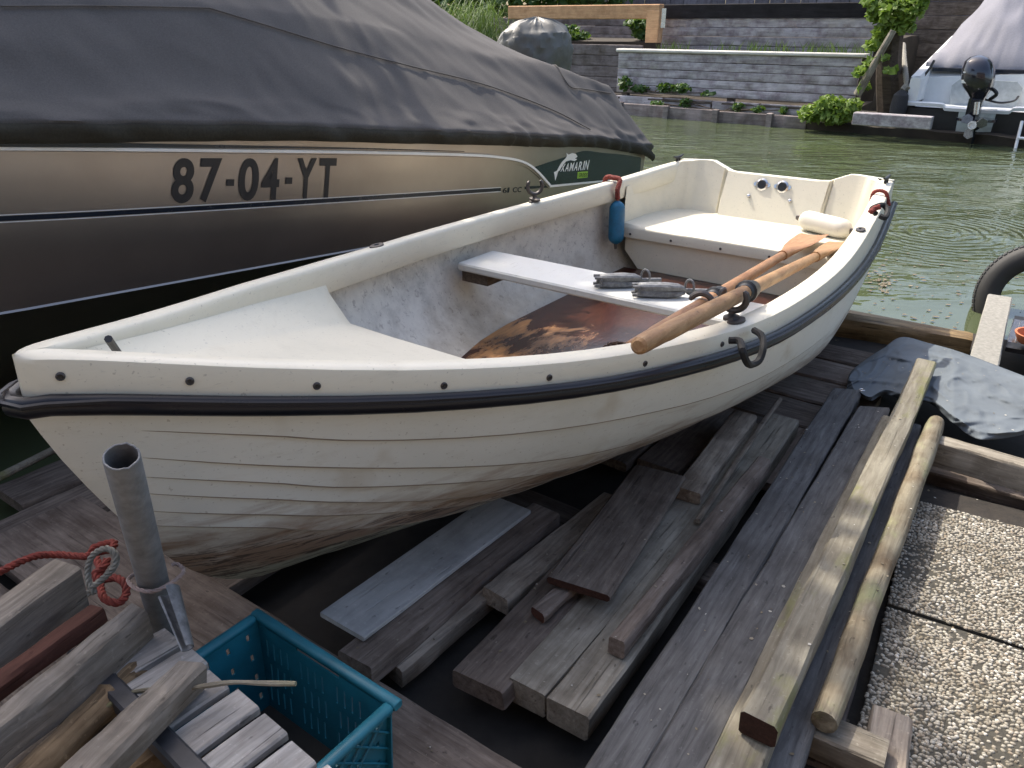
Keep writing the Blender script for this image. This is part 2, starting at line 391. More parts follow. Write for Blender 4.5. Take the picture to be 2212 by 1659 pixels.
def m_water():
    t = NT('canal_water'); v = t.coord(rnd=False)
    a = t.noise(t.coord((.8, 1.5, 1), rnd=False), 2.2, 1.5, .45, .9); b = t.noise(t.coord((1.0, 2.0, 1), rnd=False), 6.5, 1.5, .45, .7)
    d = t.noise(v, 1.4, 4, .6)
    t.set(Base_Color=t.mix(d, (.046, .062, .032), (.080, .096, .048)), Roughness=.025); t.b.inputs['IOR'].default_value = 1.4
    sx = t.n('ShaderNodeSeparateXYZ'); t.l(v, sx.inputs[0])
    near = t.ramp(t.math('MULTIPLY', sx.outputs['Y'], .1), [(.36, g3(.03)), (.47, g3(.7)), (.80, g3(1))])     # sheltered water beside the dock
    cal = t.ramp(t.noise(v, .55, 2, .5), [(.40, g3(.25)), (.60, g3(1))])
    h = t.math('MULTIPLY', t.math('MULTIPLY', t.math('ADD', a, t.math('MULTIPLY', b, .30)), cal), near)
    mp = t.n('ShaderNodeMapping'); mp.inputs['Location'].default_value = tuple(-c for c in RING)
    t.l(v, mp.inputs[0]); wv = t.n('ShaderNodeTexWave', wave_type='RINGS', rings_direction='Z'); wv.inputs['Scale'].default_value = 4.2; wv.inputs['Distortion'].default_value = 5.0; wv.inputs['Detail'].default_value = 1.0; wv.inputs['Detail Scale'].default_value = 1.2
    t.l(mp.outputs[0], wv.inputs['Vector'])
    ln = t.n('ShaderNodeVectorMath', operation='LENGTH'); t.l(mp.outputs[0], ln.inputs[0])
    fall = t.ramp(t.math('MULTIPLY', ln.outputs['Value'], .4), [(.05, g3(1)), (.55, g3(0))])
    h = t.math('ADD', h, t.math('MULTIPLY', t.math('MULTIPLY', wv.outputs['Fac'], fall), .085))
    t.bump(h, 1.0, .075); return t.m
RING = at(2030, 500, -.1)
M['water'] = m_water()
M['shade_fill'] = plain('shade_fill_brown', (.028, .024, .02), .9, var=.4, scale=14, bump=.5)  # dark brown that stands for shaded water under the dock
M['terrace'] = plain('terrace_concrete', (.24, .22, .18), .9, var=.2, scale=8)
M['mortar'] = plain('slab_cement', (.055, .05, .038), .95, var=.35, scale=70, bump=.5)
M['earth'] = plain('dark_earth', (.028, .023, .018), .95, var=.4, scale=40, bump=.6)
M['bank'] = plain('bank_soil', (.05, .04, .03), .95, var=.4, scale=5, bump=.6)
def m_pebble():
    t = NT('pebbles'); ge = t.n('ShaderNodeNewGeometry')
    c = t.ramp(ge.outputs['Random Per Island'], [(0, (.15, .125, .09)), (.3, (.30, .275, .22)), (.65, (.44, .41, .34)), (.88, (.26, .21, .15)), (1, (.62, .60, .53))])
    d = t.noise(t.coord(rnd=False), 9, 5, .65); c = t.mix(t.math('MULTIPLY', t.ramp(d, [(.48, g3(0)), (.66, g3(1))]), .65), c, (.13, .105, .065))
    t.set(Base_Color=c, Roughness=.7); return t.m
M['pebble'] = m_pebble()
def m_tyre():
    t = NT('tyre_rubber'); f = t.noise(t.coord(rnd=False), 25, 6, .6)
    t.set(Base_Color=t.mix(f, (.016, .016, .016), (.04, .039, .036)), Roughness=.7); t.bump(f, .1, .003); return t.m
M['tyre'] = m_tyre()
M['flake'] = plain('dead_leaf', (.13, .105, .065), .7, var=.45, scale=3)
M['w_black'] = wood('tarred_board', (.012, .011, .012), (.03, .027, .029), gs=.4)
M['w_cap'] = wood('sunlit_cap', (.55, .53, .48), (.78, .76, .70), crack=.1, gs=.4, stain_amt=.2)  # whiter than the planks, to stand for sun on the cap board
M['shed'] = wood('shed_cladding', (.12, .115, .13), (.20, .19, .21), gs=.4)

# ================================================================== SETTING
WZ = -0.10
wb = MB(); wb.add([(-60, -20, WZ), (60, -20, WZ), (60, 60, WZ), (-60, 60, WZ)], [(0, 1, 2, 3)])
tag(wb.build('water', M['water'], smooth=False), 'green canal water with ripples and floating leaves', None, kind='structure')
BFR = Matrix.Translation(M0) @ Matrix.Rotation(ROT, 4, 'Z')          # dinghy frame -> world
def w_of(u, s, z=0): return BFR @ Vector((u, s, z))
# dark sheet just above the water, standing for the shade under the dock timbers
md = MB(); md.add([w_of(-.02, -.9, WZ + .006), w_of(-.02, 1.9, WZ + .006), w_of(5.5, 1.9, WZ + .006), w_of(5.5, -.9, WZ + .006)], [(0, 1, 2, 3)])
tag(md.build('shade_fill', M['shade_fill'], smooth=False), 'dark sheet standing for the shade under the dock timbers', None, kind='structure')
# far bank soil, behind the retaining walls
BK = Matrix.Translation(BO) @ Matrix.Rotation(BROT, 4, 'Z')
W_SPLIT = bk(1868, 127, .42).x
bs_ = MB(); rows = []
for (y, z) in ((.55, -.2), (.55, .12), (1.3, .16), (1.32, .9), (3, 1.0), (30, 1.2)):
    rows.append([(x, y + (3.2 if x > W_SPLIT + .01 else 0), z + .04 * nz(x, y, 0, .7)) for x in (-40, -10, -4, -2, 0, 2, 3.0, W_SPLIT, W_SPLIT + .05, 6, 8, 14, 40)])
bs_.grid(rows)
tag(bs_.build('bank', M['bank'], xf=BK), 'earth bank behind the retaining walls', None, kind='structure')

# ---- plank builder: corners measured on the top face (near-left, near-right, far-left)
def timber_mesh(L, w, h, seed, seg=14, round_=.005, wob=.0024, endcut=0.0, point=0.0):
    rng = random.Random(seed); seg = max(seg, int(L * 14)); r = min(round_, w * .3, h * .3); mb = MB(); rings = []
    prof = [(-w/2 + r, 0), (w/2 - r, 0), (w/2, -r), (w/2, -h + r), (w/2 - r, -h), (-w/2 + r, -h), (-w/2, -h + r), (-w/2, -r)]
    xs = [0, .004] + [L * k / seg for k in range(1, seg)] + [L - .004, L]
    ox = rng.random() * 50; rng0 = rng.random()
    for i, x in enumerate(xs):
        ring = []; k = .985 if i in (0, len(xs) - 1) else 1
        for (a, b) in prof:
            da = wob * (nz(x * 3 + ox, a * 40, b * 40) * 1.5 + nz(x * 16 + ox, a * 60, b * 60 + 5)); db = wob * (nz(x * 3, a * 40 + ox, b * 40 + 9) * 1.5 + nz(x * 14, a * 60 + ox, b * 60 + 3)) + .35 * a * wob / max(w, .01) * math.sin(x * 2 + ox) * 3
            xx = x + ((endcut + (rng0 - .5) * .012) * (a / w) if i in (0, 1) else 0)
            if point and i >= len(xs) - 2: xx -= point * abs(a / w + .2) * 1.5
            bow = wob * 3 * math.sin(x / max(L, .01) * math.pi + ox)
            ring.append((xx, a * k + da + bow * .5, (b + h/2) * k - h/2 + db))
        rings.append(ring)
    return mb.loft(rings)
def plank(name, mat, label, nl, nr, fl, zn, zf, h, L=None, w=None, endmat=None, seed=None, group=None, cat='plank', sub=None, **kw):
    a, b, c = at(*nl, zn), at(*nr, zn), at(*fl, zf)
    d = c - a; Ln = L or d.length; d.normalize()
    side = Vector((d.y, -d.x, 0)).normalized()
    wd = w or (b - a).dot(side)
    up = side.cross(d).normalized()
    mid = a + side * wd / 2
    mtx = Matrix((( d.x, -side.x, up.x, mid.x), (d.y, -side.y, up.y, mid.y), (d.z, -side.z, up.z, mid.z), (0, 0, 0, 1)))
    o = timber_mesh(Ln, wd, h, seed or hash(label) % 999, **kw).build(name, mat, smooth=True, ang=40)
    o.matrix_basis = mtx
    if endmat:
        o.data.materials.append(endmat)
        for p in o.data.polygons:
            if abs(p.normal.x) > .9 and p.center.x < .01: p.material_index = 1
    tag(o, label, cat, group); return o

# ================================================================== DINGHY
D = empty('rowing_dinghy', M0, ROT, 'cream clinker rowing dinghy with black rubber rail lying on old planks', 'boat')
bu = [0,.2,.4,.6,.8,1.0,1.2,1.4,1.6,1.8,2.0,2.2,2.4,2.6,2.8,3.0,3.2,3.4,3.45,3.475,3.487]
bb = [.515,.544,.571,.597,.622,.645,.665,.679,.683,.678,.663,.629,.580,.517,.436,.330,.208,.078,.046,.026,.002]
bz = [.55,.545,.534,.525,.519,.515,.512,.511,.512,.516,.522,.533,.552,.575,.605,.641,.685,.735,.746,.749,.749]
Bf = lambda u: cr(bu, bb, u); Zf = lambda u: cr(bu, bz, u)
Df = lambda u: cr([0,.6,1,1.3,1.6,2.2,2.8,3.1,3.4,3.5], [.105,.11,.09,.068,.058,.053,.056,.062,.069,.07], u)
KM = [0,.5,1,1.5,2,2.4,2.7,2.9,3.05]; KZ = [.03,.012,.0,.0,.01,.025,.05,.075,.098]
zkf = lambda u: cr(KM + [3.148,3.239,3.301,3.352,3.403,3.463,3.496,3.505], KZ + [.121,.175,.243,.323,.424,.565,.667,.70], u)
zkm = lambda u: cr(KM + [3.5], KZ + [.15], u)
pf = lambda u: cr([0,.6,1.24,1.7,2.16,2.78,3.09,3.4,3.5], [3.6,3.5,3.3,2.4,1.9,1.6,1.45,1.3,1.3], u)
def half(u, z, off=0.0):
    zt = Zf(u) - Df(u) - .002; zk = zkf(u)
    if zt - zk < .004: return 0.0
    q = min(max((zt - z) / (zt - zk), 0), 1); p = pf(u)
    return max(0.0, (Bf(u) + .002) * (1 - q ** p) ** (1 / p) + off)
FB = [.14, .30, .47, .63, .78, .90]; FM = [.33, .60, .78, .90, .96, .99]; FS = [.33, .62, .82, .93, .975, .993]
us = [i * .1 for i in range(31)] + [3.05, 3.1, 3.14, 3.18, 3.22, 3.26, 3.29, 3.32, 3.35, 3.38, 3.41, 3.435, 3.46, 3.48, 3.495]
LU = [0, 1.6, 2.2, 2.5, 2.9, 3.1, 3.2, 3.4]
LF = [[.33, .33, .28, .235, .19, .16, .13, .10], [.62, .60, .53, .47, .35, .29, .26, .20], [.82, .78, .66, .58, .45, .39, .34, .28], [.93, .89, .77, .68, .56, .47, .42, .35], [.975, .95, .86, .78, .63, .55, .50, .43], [.993, .985, .93, .87, .74, .64, .57, .50]]
def lapf(j, u): return cr(LU, LF[j], u)
def hull_side(sg):
    rows = []
    for u in us:
        zt = Zf(u) - Df(u) - .002; zk = zkf(u); zm = zkm(u); row = []
        fr = [0] + [lapf(j, u) for j in range(6)] + [1.0]
        fade = min(1, max(0, (3.42 - u) / .25))
        for j in range(7):
            for k in range(4):
                t = k / 3; f = fr[j] + (fr[j + 1] - fr[j]) * t
                z = max(zt - (zt - zm) * f, zk)
                if j == 6 and k == 3: z = zk
                prud = .011 * (t - 1) * fade if j < 6 else -.011 * (1 - t) * fade
                s_ = max(0, half(u, z) + prud * (.35 if j == 0 else 1))
                if j == 6 and k == 3: s_ = 0
                row.append(Vector((u, sg * s_, z + (0 if z <= zk + 1e-6 else 0))))
        rows.append(row)
    return rows
hb = MB(); hb.grid(hull_side(1)); hb.grid(hull_side(-1))
LAPS = []
for j in range(1, 7):
    P = []
    for u in us[4:]:
        zt = Zf(u) - Df(u) - .002; zm = zkm(u); z = zt - (zt - zm) * lapf(j - 1, u)
        if z <= zkf(u) + .010 or u > 3.385: continue
        P.append(Vector((u, half(u, z) - .003, z - .0015)))
    if len(P) > 3: LAPS.append(P)
# outer transom with notched top
TT = lambda s: (.515 if abs(s) < .235 else lin([.235, .34, .515], [.515, .56, .55], abs(s)))
ss = [-.515 + 1.03 * k / 40 for k in range(41)]
def transom_rows(u, zb=None): 
    lo = []
    for s in ss:
        z = zkf(0)
        for q in range(60):
            zz = zkf(0) + (Zf(0) - .1 - zkf(0)) * q / 59
            if half(0, zz) >= min(abs(s), .5): z = zz; break
        lo.append((u, s, z if zb is None else zb))
    return [lo, [(u, s, TT(s)) for s in ss]]
r0 = transom_rows(-.004); hb.grid(r0)
hb.grid([[(-.004, s, TT(s)) for s in ss], [(.03, s, TT(s) + .002) for s in ss]])
HU = hb.build('hull', M['hull'], D, ang=22)
for P in LAPS:
    q = MB(); q.tube(P, [.0020 * min(1, .15 + (len(P) - 1 - k) / 7) for k in range(len(P))], 5); q.build('lap_seam', M['grime'], HU)
# gunwale, both sides, meeting at the bow
gw = MB()
gus = [i * .1 for i in range(33)] + [3.25, 3.3, 3.35, 3.38, 3.41, 3.44, 3.455, 3.468, 3.478, 3.484, 3.487]
for sg in (1, -1):
    rings = []
    for u in gus:
        b, z, dl = Bf(u), Zf(u), Df(u); nb = min(1, max(0, (u - 3.36) / .1))
        zz = z + .012 * nb * 0
        pr = [(b + .006, z - dl - .004), (b + .002, z - dl + .03), (b - .001, z - .012), (b - .004, z - .004), (b - .012, z), (b - .05, z + .003), (b - .058, z - .002), (b - .062, z - .012),
              (b - .064, z - .078), (b - .060, z - .084), (b - .054, z - .084), (b - .052, z - .03), (b - .02, z - .034), (b - .012, z - dl)]
        rings.append([(u, sg * max(0, s_), q) for s_, q in pr])
    gw.loft(rings)
gw.build('gunwale', M['gel'], D, ang=40)
# rubber rail
path = [(u, Bf(u) + .016, Zf(u) - Df(u) - .004) for u in gus[:-6]]
tip = [(3.47, .045, .675), (3.495, .026, .674), (3.505, 0, .674)]
full = path + tip + [(a, -b, c) for a, b, c in tip[:2][::-1]] + [(a, -b, c) for a, b, c in path[::-1]]
rl = MB(); rl.tube([Vector(p) for p in full], .0175, 12, flat=.9, up=(0, 0, 1))
rail = rl.build('rubber_rail', M['rubber'], D)
rl2 = MB(); rl2.tube([Vector((p[0] + (.012 if abs(p[1]) < .05 else 0), p[1] + (.0125 if p[1] > 0 else -.0125 if p[1] < 0 else 0), p[2] + .009)) for p in full], .0045, 6, up=(0, 0, 1))
rl2.build('rail_bead', M['rubber'], rail)
# inner liner
li = MB()
for sg in (1, -1):
    rows = []
    for u in [.03 + .1 * k for k in range(34)]:
        zt = Zf(u) - .05; zk = zkf(u) + .014; row = []
        for k in range(13):
            t = k / 12; z = zt - (zt - zk) * (1 - (1 - t) ** 1.8) if False else zt - (zt - zk) * t
            row.append((u, sg * max(0, half(u, min(z, Zf(u) - Df(u) - .01), -.014) + .004 * nz(u * 4, z * 9, sg)), z))
        row.append((u, 0, zk)); rows.append(row)
    li.grid(rows)
li.build('liner', M['liner'], D, ang=60)
# foredeck
fd = MB(); rows = []
for k in range(22):
    u = 2.47 + (3.44 - 2.47) * k / 21
    fk = max(0, (3.40 - u) / .93); e = max(.002, Bf(u) - .0635); zc = min(.40 + (u - 2.47) * .315, Zf(u) - .02); ze = Zf(u) - .012 - .045 * fk
    kn = min(.405 * max(0, (3.38 - u) / .91), e * .86)
    pts = [(e, ze), (e - (e - kn) * .15, ze - (ze - zc) * .24), (kn + (e - kn) * .15, zc + (ze - zc) * .13), (kn, zc + .003), (kn * .6, zc), (0, zc)]
    row = [(u, -a, b) for a, b in pts] + [(u, a, b) for a, b in pts[-2::-1]]
    if k == 0:
        rows.append([(a + .004, b, c - .03) for a, b, c in row]); rows.append([(a - .002, b, c - .006) for a, b, c in row])
    rows.append(row)
fd.grid(rows)
fdk = fd.build('foredeck', M['gel'], D, ang=45)
pn = MB(); pn.tube([bp(234, 732, .745), bp(256, 764, .700)], .0065, 8); pn.build('tether_pin', M['black'], fdk)
# thwart
th = MB(); th.rbox((1.525, -.605, .352), (1.745, .605, .381), .006)
thw = th.build('thwart', M['thwart'], D)
for sg in (1, -1):
    sp = MB(); sp.box((1.56, sg * .50, .298), (1.70, sg * .622, .351)); sp.build('thwart_bracket', M['w_dark'], thw, smooth=False)
# floor panel
fl = MB(); rows = []
for k in range(30):
    u = .62 + 2.0 * k / 29
    hw = lin([.5, 1.6, 1.8, 2.0, 2.2, 2.4, 2.62], [.50, .49, .465, .41, .32, .2, .02], u)
    rows.append([(u, -hw, .100), (u, -hw, .116), (u, -hw * .5, .118), (u, 0, .118), (u, hw * .5, .118), (u, hw, .116), (u, hw, .100)])
fl.grid(rows); fl.build('floorboard', M['varnish'], D)
# stern seat and inner transom
st = MB()
def seat_side(u): return half(u, .32, -.012)
rows = []
for u in [.06 + .56 * k / 10 for k in range(11)]:
    hw = min(seat_side(u), .512); rows.append([(u, -hw + 2 * hw * k / 12, .320 + (.012 * (abs(k - 6) / 6) ** 4)) for k in range(13)])
hw = .508
rows += [[(.630, -hw + 2 * hw * k / 12, .317) for k in range(13)], [(.634, -hw + 2 * hw * k / 12, .310) for k in range(13)], [(.634, -hw + 2 * hw * k / 12, .268) for k in range(13)], [(.618, -hw + 2 * hw * k / 12, .262) for k in range(13)]]
st.grid(rows)
seat = st.build('stern_seat', M['gel'], D, ang=40)
sf = MB(); pts = [(-.505, .262), (-.505, .20), (-.43, .118), (.43, .118), (.505, .20), (.505, .262)]
sf.loft([[(.612, a, b) for a, b in pts], [(.590, a, b) for a, b in pts]])
sf.build('seat_front', M['gel'], seat, smooth=False)
for s_ in (-.47, -.26, -.02, .2):
    q = MB(); q.lathe([(0, .006), (.003, .005)], (.634, s_, .285), (1, 0, 0), 10); q.build('screw', M['iron'], seat)
it = MB()
def itp(t, z):      # plan of the inner transom wall, t in 0..1 from far to near side
    k = (z - .32) / .235
    P = [(.632, -.528), (.40, -.525), (.26, -.50), (.17, -.46), (.135, -.40), (.125, -.27), (.115, -.262), (.150 , -.248), (.150, 0), (.150, .248), (.115, .262), (.125, .27), (.135, .40), (.17, .46), (.26, .50), (.40, .525), (.632, .528)]
    n = len(P) - 1; i = min(int(t * n), n - 1); f = t * n - i
    u = P[i][0] + (P[i + 1][0] - P[i][0]) * f; s_ = P[i][1] + (P[i + 1][1] - P[i][1]) * f
    cen = abs(s_) < .255
    u = u - (.11 if cen else .085 if abs(s_) < .42 else .06) * k
    return u, s_
nT = 65; rows = []
for k in range(9):
    row = []
    for i in range(nT):
        u, s_ = itp(i / (nT - 1), .318)
        zt = TT(s_) + .003 if abs(s_) < .48 else Zf(u) - .03
        z = .318 + (zt - .318) * k / 8
        u, s_ = itp(i / (nT - 1), z)
        s_ *= 1 - .03 * (1 - k / 8)
        row.append((u, s_, z))
    rows.append(row)
top = rows[-1]
rows.append([(min(a, .028) if abs(b) < .45 else a, b * (.99 if abs(b) < .45 else 1.04), c + .001) for a, b, c in top])
it.grid(rows); it.build('inner_transom', M['gel'], D, ang=40)
for s_ in (-.058, .042):
    q = MB(); q.lathe([(0, .030), (.004, .030), (.008, .022), (.006, .019)], (.078, s_, .478), (1, 0, .25), 20)
    rg = q.build('drain_ring', M['chrome'], D); 
    for sg in (-1, 1):
        e_ = MB(); e_.lathe([(0, .011), (.004, .010)], (.078, s_ + sg * .032, .478), (1, 0, .25), 10); e_.build('flange_ear', M['chrome'], rg)
    q = MB(); q.lathe([(.002, .019), (.0095, .0185)], (.078, s_, .478), (1, 0, .25), 20); q.build('drain_plug', M['black'], rg)
for x_, y_ in ((1620, 423), (1722, 427)):
    p = bp(x_, y_, .42); q = MB(); q.lathe([(0, .010), (.012, .008), (.014, .004)], (.102, p.y, .42), (1, 0, .4), 10); q.build('bolt', M['chrome'], D)
# bolts in the gunwale
for u, d_ in ((3.448, .030), (3.30, .031), (3.135, .033), (2.94, .034), (2.74, .031), (2.5, .03), (2.24, .027)):
    z = Zf(u) - d_; b0 = Vector((u, Bf(u) + .0005, z)); tg = Vector((.01, Bf(u + .01) - Bf(u), 0)); nn = Vector((-tg.y, tg.x, 0)).normalized()
    q = MB(); q.lathe([(-.002, .0068), (.003, .0068), (.0045, .005), (.003, .0038)], b0, nn, 14); bo = q.build('bolt', M['iron'], D)
    q = MB(); q.lathe([(.002, .0035), (.0042, .003)], b0, nn, 8); q.build('bolt_head', M['black'], bo)
# oarlock sockets
def socket(u, sg, name='oarlock_socket'):
    q = MB(); c = Vector((u, sg * (Bf(u) - .032), Zf(u) + .001)); n = 18; sl_ = (Bf(u + .02) - Bf(u - .02)) / .04 * sg
    d = Vector((1, sl_, 0)).normalized(); e = Vector((-d.y, d.x, 0))
    q.loft([[c + Vector((0, 0, h)) + d * (.034 * k * math.cos(2*math.pi*i/n)) + e * (.017 * k * math.sin(2*math.pi*i/n)) for i in range(n)] for h, k in ((0, 1), (.006, .95), (.007, .4), (.002, .3))])
    return q.build(name, M['iron'], D)
for u, sg in ((1.20, -1), (2.15, -1), (.93, 1), (2.13, 1)): socket(u, sg)
# small cleats on the stern quarters
for sg in (-1, 1):
    u = .10; c = Vector((u, sg * (Bf(u) - .03), Zf(u) + .002))
    q = MB(); q.tube([c + Vector((-.015, 0, 0)), c + Vector((-.012, 0, .02))], .007, 6); q.tube([c + Vector((.015, 0, 0)), c + Vector((.012, 0, .02))], .007, 6)
    q.tube([c + Vector((-.055, 0, .028)), c + Vector((-.02, 0, .021)), c + Vector((.02, 0, .021)), c + Vector((.055, 0, .028))], [.004, .008, .008, .004], 8)
    q.build('cleat', M['black'], D)
# black rope eye on the near side
a_, b_ = bs(1586, 738, .67), bs(1640, 716, .67); c_ = bs(1622, 788, .705); 
q = MB(); q.tube(spline([a_ + Vector((0, -.012, 0)), a_ + Vector((0, .012, .004)), bs(1603, 755, .705), bs(1612, 780, .712), c_, bs(1640, 778, .712), bs(1649, 750, .71), bs(1645, 725, .69), b_ + Vector((0, -.012, 0))], 40), .0085, 8)
q.build('rope_eye', M['blackrope'], D)
for x_, y_ in ((1567, 742), (1690, 635)):
    pass

# ================================================================== THINGS IN THE DINGHY
def place(o): o.matrix_basis = BFR @ o.matrix_basis; return o
def local_thing(name, label, cat, base, group=None):
    p = BFR @ Vector(base); e = empty(name, p, ROT, label, cat, group); return e
def rel(base, pts): b = Vector(base); return [Vector(p) - b for p in pts]
def oar(label, tipp, handle, mat, wdir, collar_t, group='oars in the dinghy'):
    tipp, handle = Vector(tipp), Vector(handle); base = tipp
    e = local_thing('oar', label, 'oar', base, group)
    d = (handle - tipp); L = d.length; d.normalize()
    wv = Vector(wdir); wv = (wv - d * wv.dot(d)).normalized(); nv = d.cross(wv)
    P = lambda t, a=0, b=0: d * t + wv * a + nv * b
    q = MB(); ts = [.50, .6, .8, 1.2, L * .8, L - .16, L - .13, L - .03, L - .006, L]
    rr = [.010, .0155, .0175, .0185, .0195, .0195, .018, .018, .0165, .011]
    q.tube([P(t) for t in ts], rr, 14); q.build('shaft', mat, e)
    q = MB(); rings = []
    for t, hw, th_ in ((0, .056, .004), (.01, .062, .005), (.2, .060, .006), (.36, .05, .008), (.46, .036, .012), (.54, .024, .017), (.62, .019, .019)):
        ring = []
        for k in range(16):
            an = 2 * math.pi * k / 16; cx_ = math.cos(an); sx_ = math.sin(an)
            ring.append(P(t, hw * (abs(cx_) ** .8) * (1 if cx_ > 0 else -1), th_ * sx_ + (.010 * (1 - t / .62) * (abs(cx_)) ** 2)))
        rings.append(ring)
    q.loft(rings); q.build('blade', mat, e)
    tc = L * collar_t
    q = MB(); q.lathe([(-.05, .020), (-.045, .024), (-.01, .025), (0, .030), (.014, .030), (.018, .024), (.03, .020)], P(tc), d, 16); q.build('collar', M['black'], e)
    return e, P, L, d
def rowlock_parts(e, c, d, rad=.034, up=(0, 0, 1), stem=.075, plate=True):
    d = Vector(d).normalized(); upv = Vector(up).normalized(); sd = d.cross(upv).normalized()
    pts = []
    for k in range(19):
        an = math.radians(-222 + 264 * k / 18); pts.append(c + sd * math.cos(an) * rad + upv * math.sin(an) * rad)
    q = MB(); q.tube(pts, [.0045] + [.0085] * 17 + [.0045], 8); q.build('horns', M['iron'], e)
    q = MB(); b = c - upv * rad
    q.lathe([(0, .008), (-.02, .010), (-.03, .013), (-.036, .009), (-stem, .009)], b, upv, 12); q.build('pin', M['iron'], e)
    if plate:
        q = MB(); f = b - upv * stem; n = 18
        q.loft([[f + Vector((0, 0, h)) + d * (.037 * k * math.cos(2*math.pi*i/n)) + sd * (.019 * k * math.sin(2*math.pi*i/n)) for i in range(n)] for h, k in ((-.003, 1), (.004, 1), (.007, .6), (.012, .35))])
        q.build('socket_plate', M['iron'], e)
hnd = Vector((2.715, .638, .664)); tip1 = Vector((.47, .452, .352))
oar('near oar of light brown wood with its handle over the gunwale', tip1, hnd, M['oar'], (.1, 1, .25), .672)
tip2 = Vector((.40, .31, .345)); hnd2 = Vector((2.47, .50, .545))
oar('reddish oar lying behind and below the lighter oar', tip2, hnd2, M['oarred'], (.1, 1, .1), .70)
rd = (hnd - tip1).normalized(); lc = tip1 + rd * ((2.10 - tip1.x) / rd.x)
base = Vector((lc.x, lc.y, Zf(2.1) + .003))
e = local_thing('rowlock', 'dark iron rowlock standing on the near gunwale and holding the lighter oar', 'rowlock', base)
rowlock_parts(e, lc - base, rd, .032, stem=max(.02, lc.z - .032 - base.z))
rd2 = (hnd2 - tip2).normalized(); lc2 = tip2 + rd2 * ((1.98 - tip2.x) / rd2.x)
e = local_thing('rowlock', 'dark iron rowlock hanging loose on the reddish oar', 'rowlock', lc2)
rowlock_parts(e, Vector((0, 0, 0)), rd2, .033, up=(.3, -.5, -.25), stem=.06, plate=False)
base = Vector((1.20, -(Bf(1.2) - .032), Zf(1.2) + .004))
e = local_thing('rowlock', 'thin black rowlock standing on the far gunwale beside the grey motorboat', 'rowlock', base)
rowlock_parts(e, Vector((0, 0, .062)), (.5, .8, 0), .033, stem=.022, plate=True)

def fender(name, label, a, b, r, mat, rope_pts=None, endmat=None):
    a, b = Vector(a), Vector(b); base = Vector(a); e = local_thing(name, label, 'fender', base)
    d = b - a; L = d.length; d.normalize()
    q = MB(); q.lathe([(0, r * .3), (L * .03, r * .55), (L * .07, r * .8), (L * .14, r * .97), (L * .22, r), (L * .78, r), (L * .86, r * .97), (L * .93, r * .8), (L * .97, r * .55), (L, r * .3)], (0, 0, 0), d, 20); q.build('body', mat, e)
    for t, sg in ((0, -1), (L, 1)):
        q = MB(); q.tube([d * t, d * (t + sg * .012), d * (t + sg * .024)], [r * .34, r * .3, r * .22], 10, flat=.55); q.build('eyelet', endmat or mat, e)
    return e
f1 = fender('fender', 'blue fender hanging from a red cord against the far inner side', tuple(bs(1330, 527, -.512)), tuple(bs(1334, 434, -.528)), .037, M['fblue'], endmat=M['iron'])
f2 = fender('fender', 'white fender lying on the stern seat above the oar blades', (.205, .185, .369), (.305, .435, .366), .045, M['fwhite'], endmat=M['iron'])
def braid(name, label, pts, r=.009, mat='redrope'):
    q = MB(); p = spline(pts, 60); q.rope(p, r, 38); o = q.build(name, M[mat], None, base=True, xf=BFR)
    return tag(o, label, 'rope')
g_ = Zf(.6)
braid('cord', 'red braided cord tying the blue fender over the far gunwale', [tuple(bs(1334, 430, -.528)), tuple(bs(1334, 410, -.522)), (.66, -.528, g_ + .010), (.66, -.56, g_ + .016), (.66, -.60, g_ + .012), (.66, -.612, .48)], .012)
braid('cord', 'red and dark cord from the white fender to the near stern quarter', [(.31, .452, .366), (.32, .48, .40), (.33, .50, .47), (.335, .505, Zf(.33) + .008), (.335, .55, Zf(.33) + .014), (.335, .575, .50)], .008)
q = MB(); q.tube(spline([bp(1892, 462, .55), bp(1883, 452, .57), bp(1893, 446, .585), bp(1908, 443, .585), bp(1917, 455, .57), bp(1912, 470, .555), bp(1900, 466, .56)], 30), .010, 8)
tag(q.build('cord_loop', M['blackrope'], None, base=True, xf=BFR), 'dark cord loop tied on the near stern quarter above the white fender', 'rope')
q = MB(); q.rope(spline([bp(1880, 458, .57), bp(1890, 450, .58), bp(1900, 447, .585)], 24), .010, 38)
tag(q.build('cord_knot', M['redrope'], None, base=True, xf=BFR), 'small red knot beside the dark cord loop at the stern', 'rope')
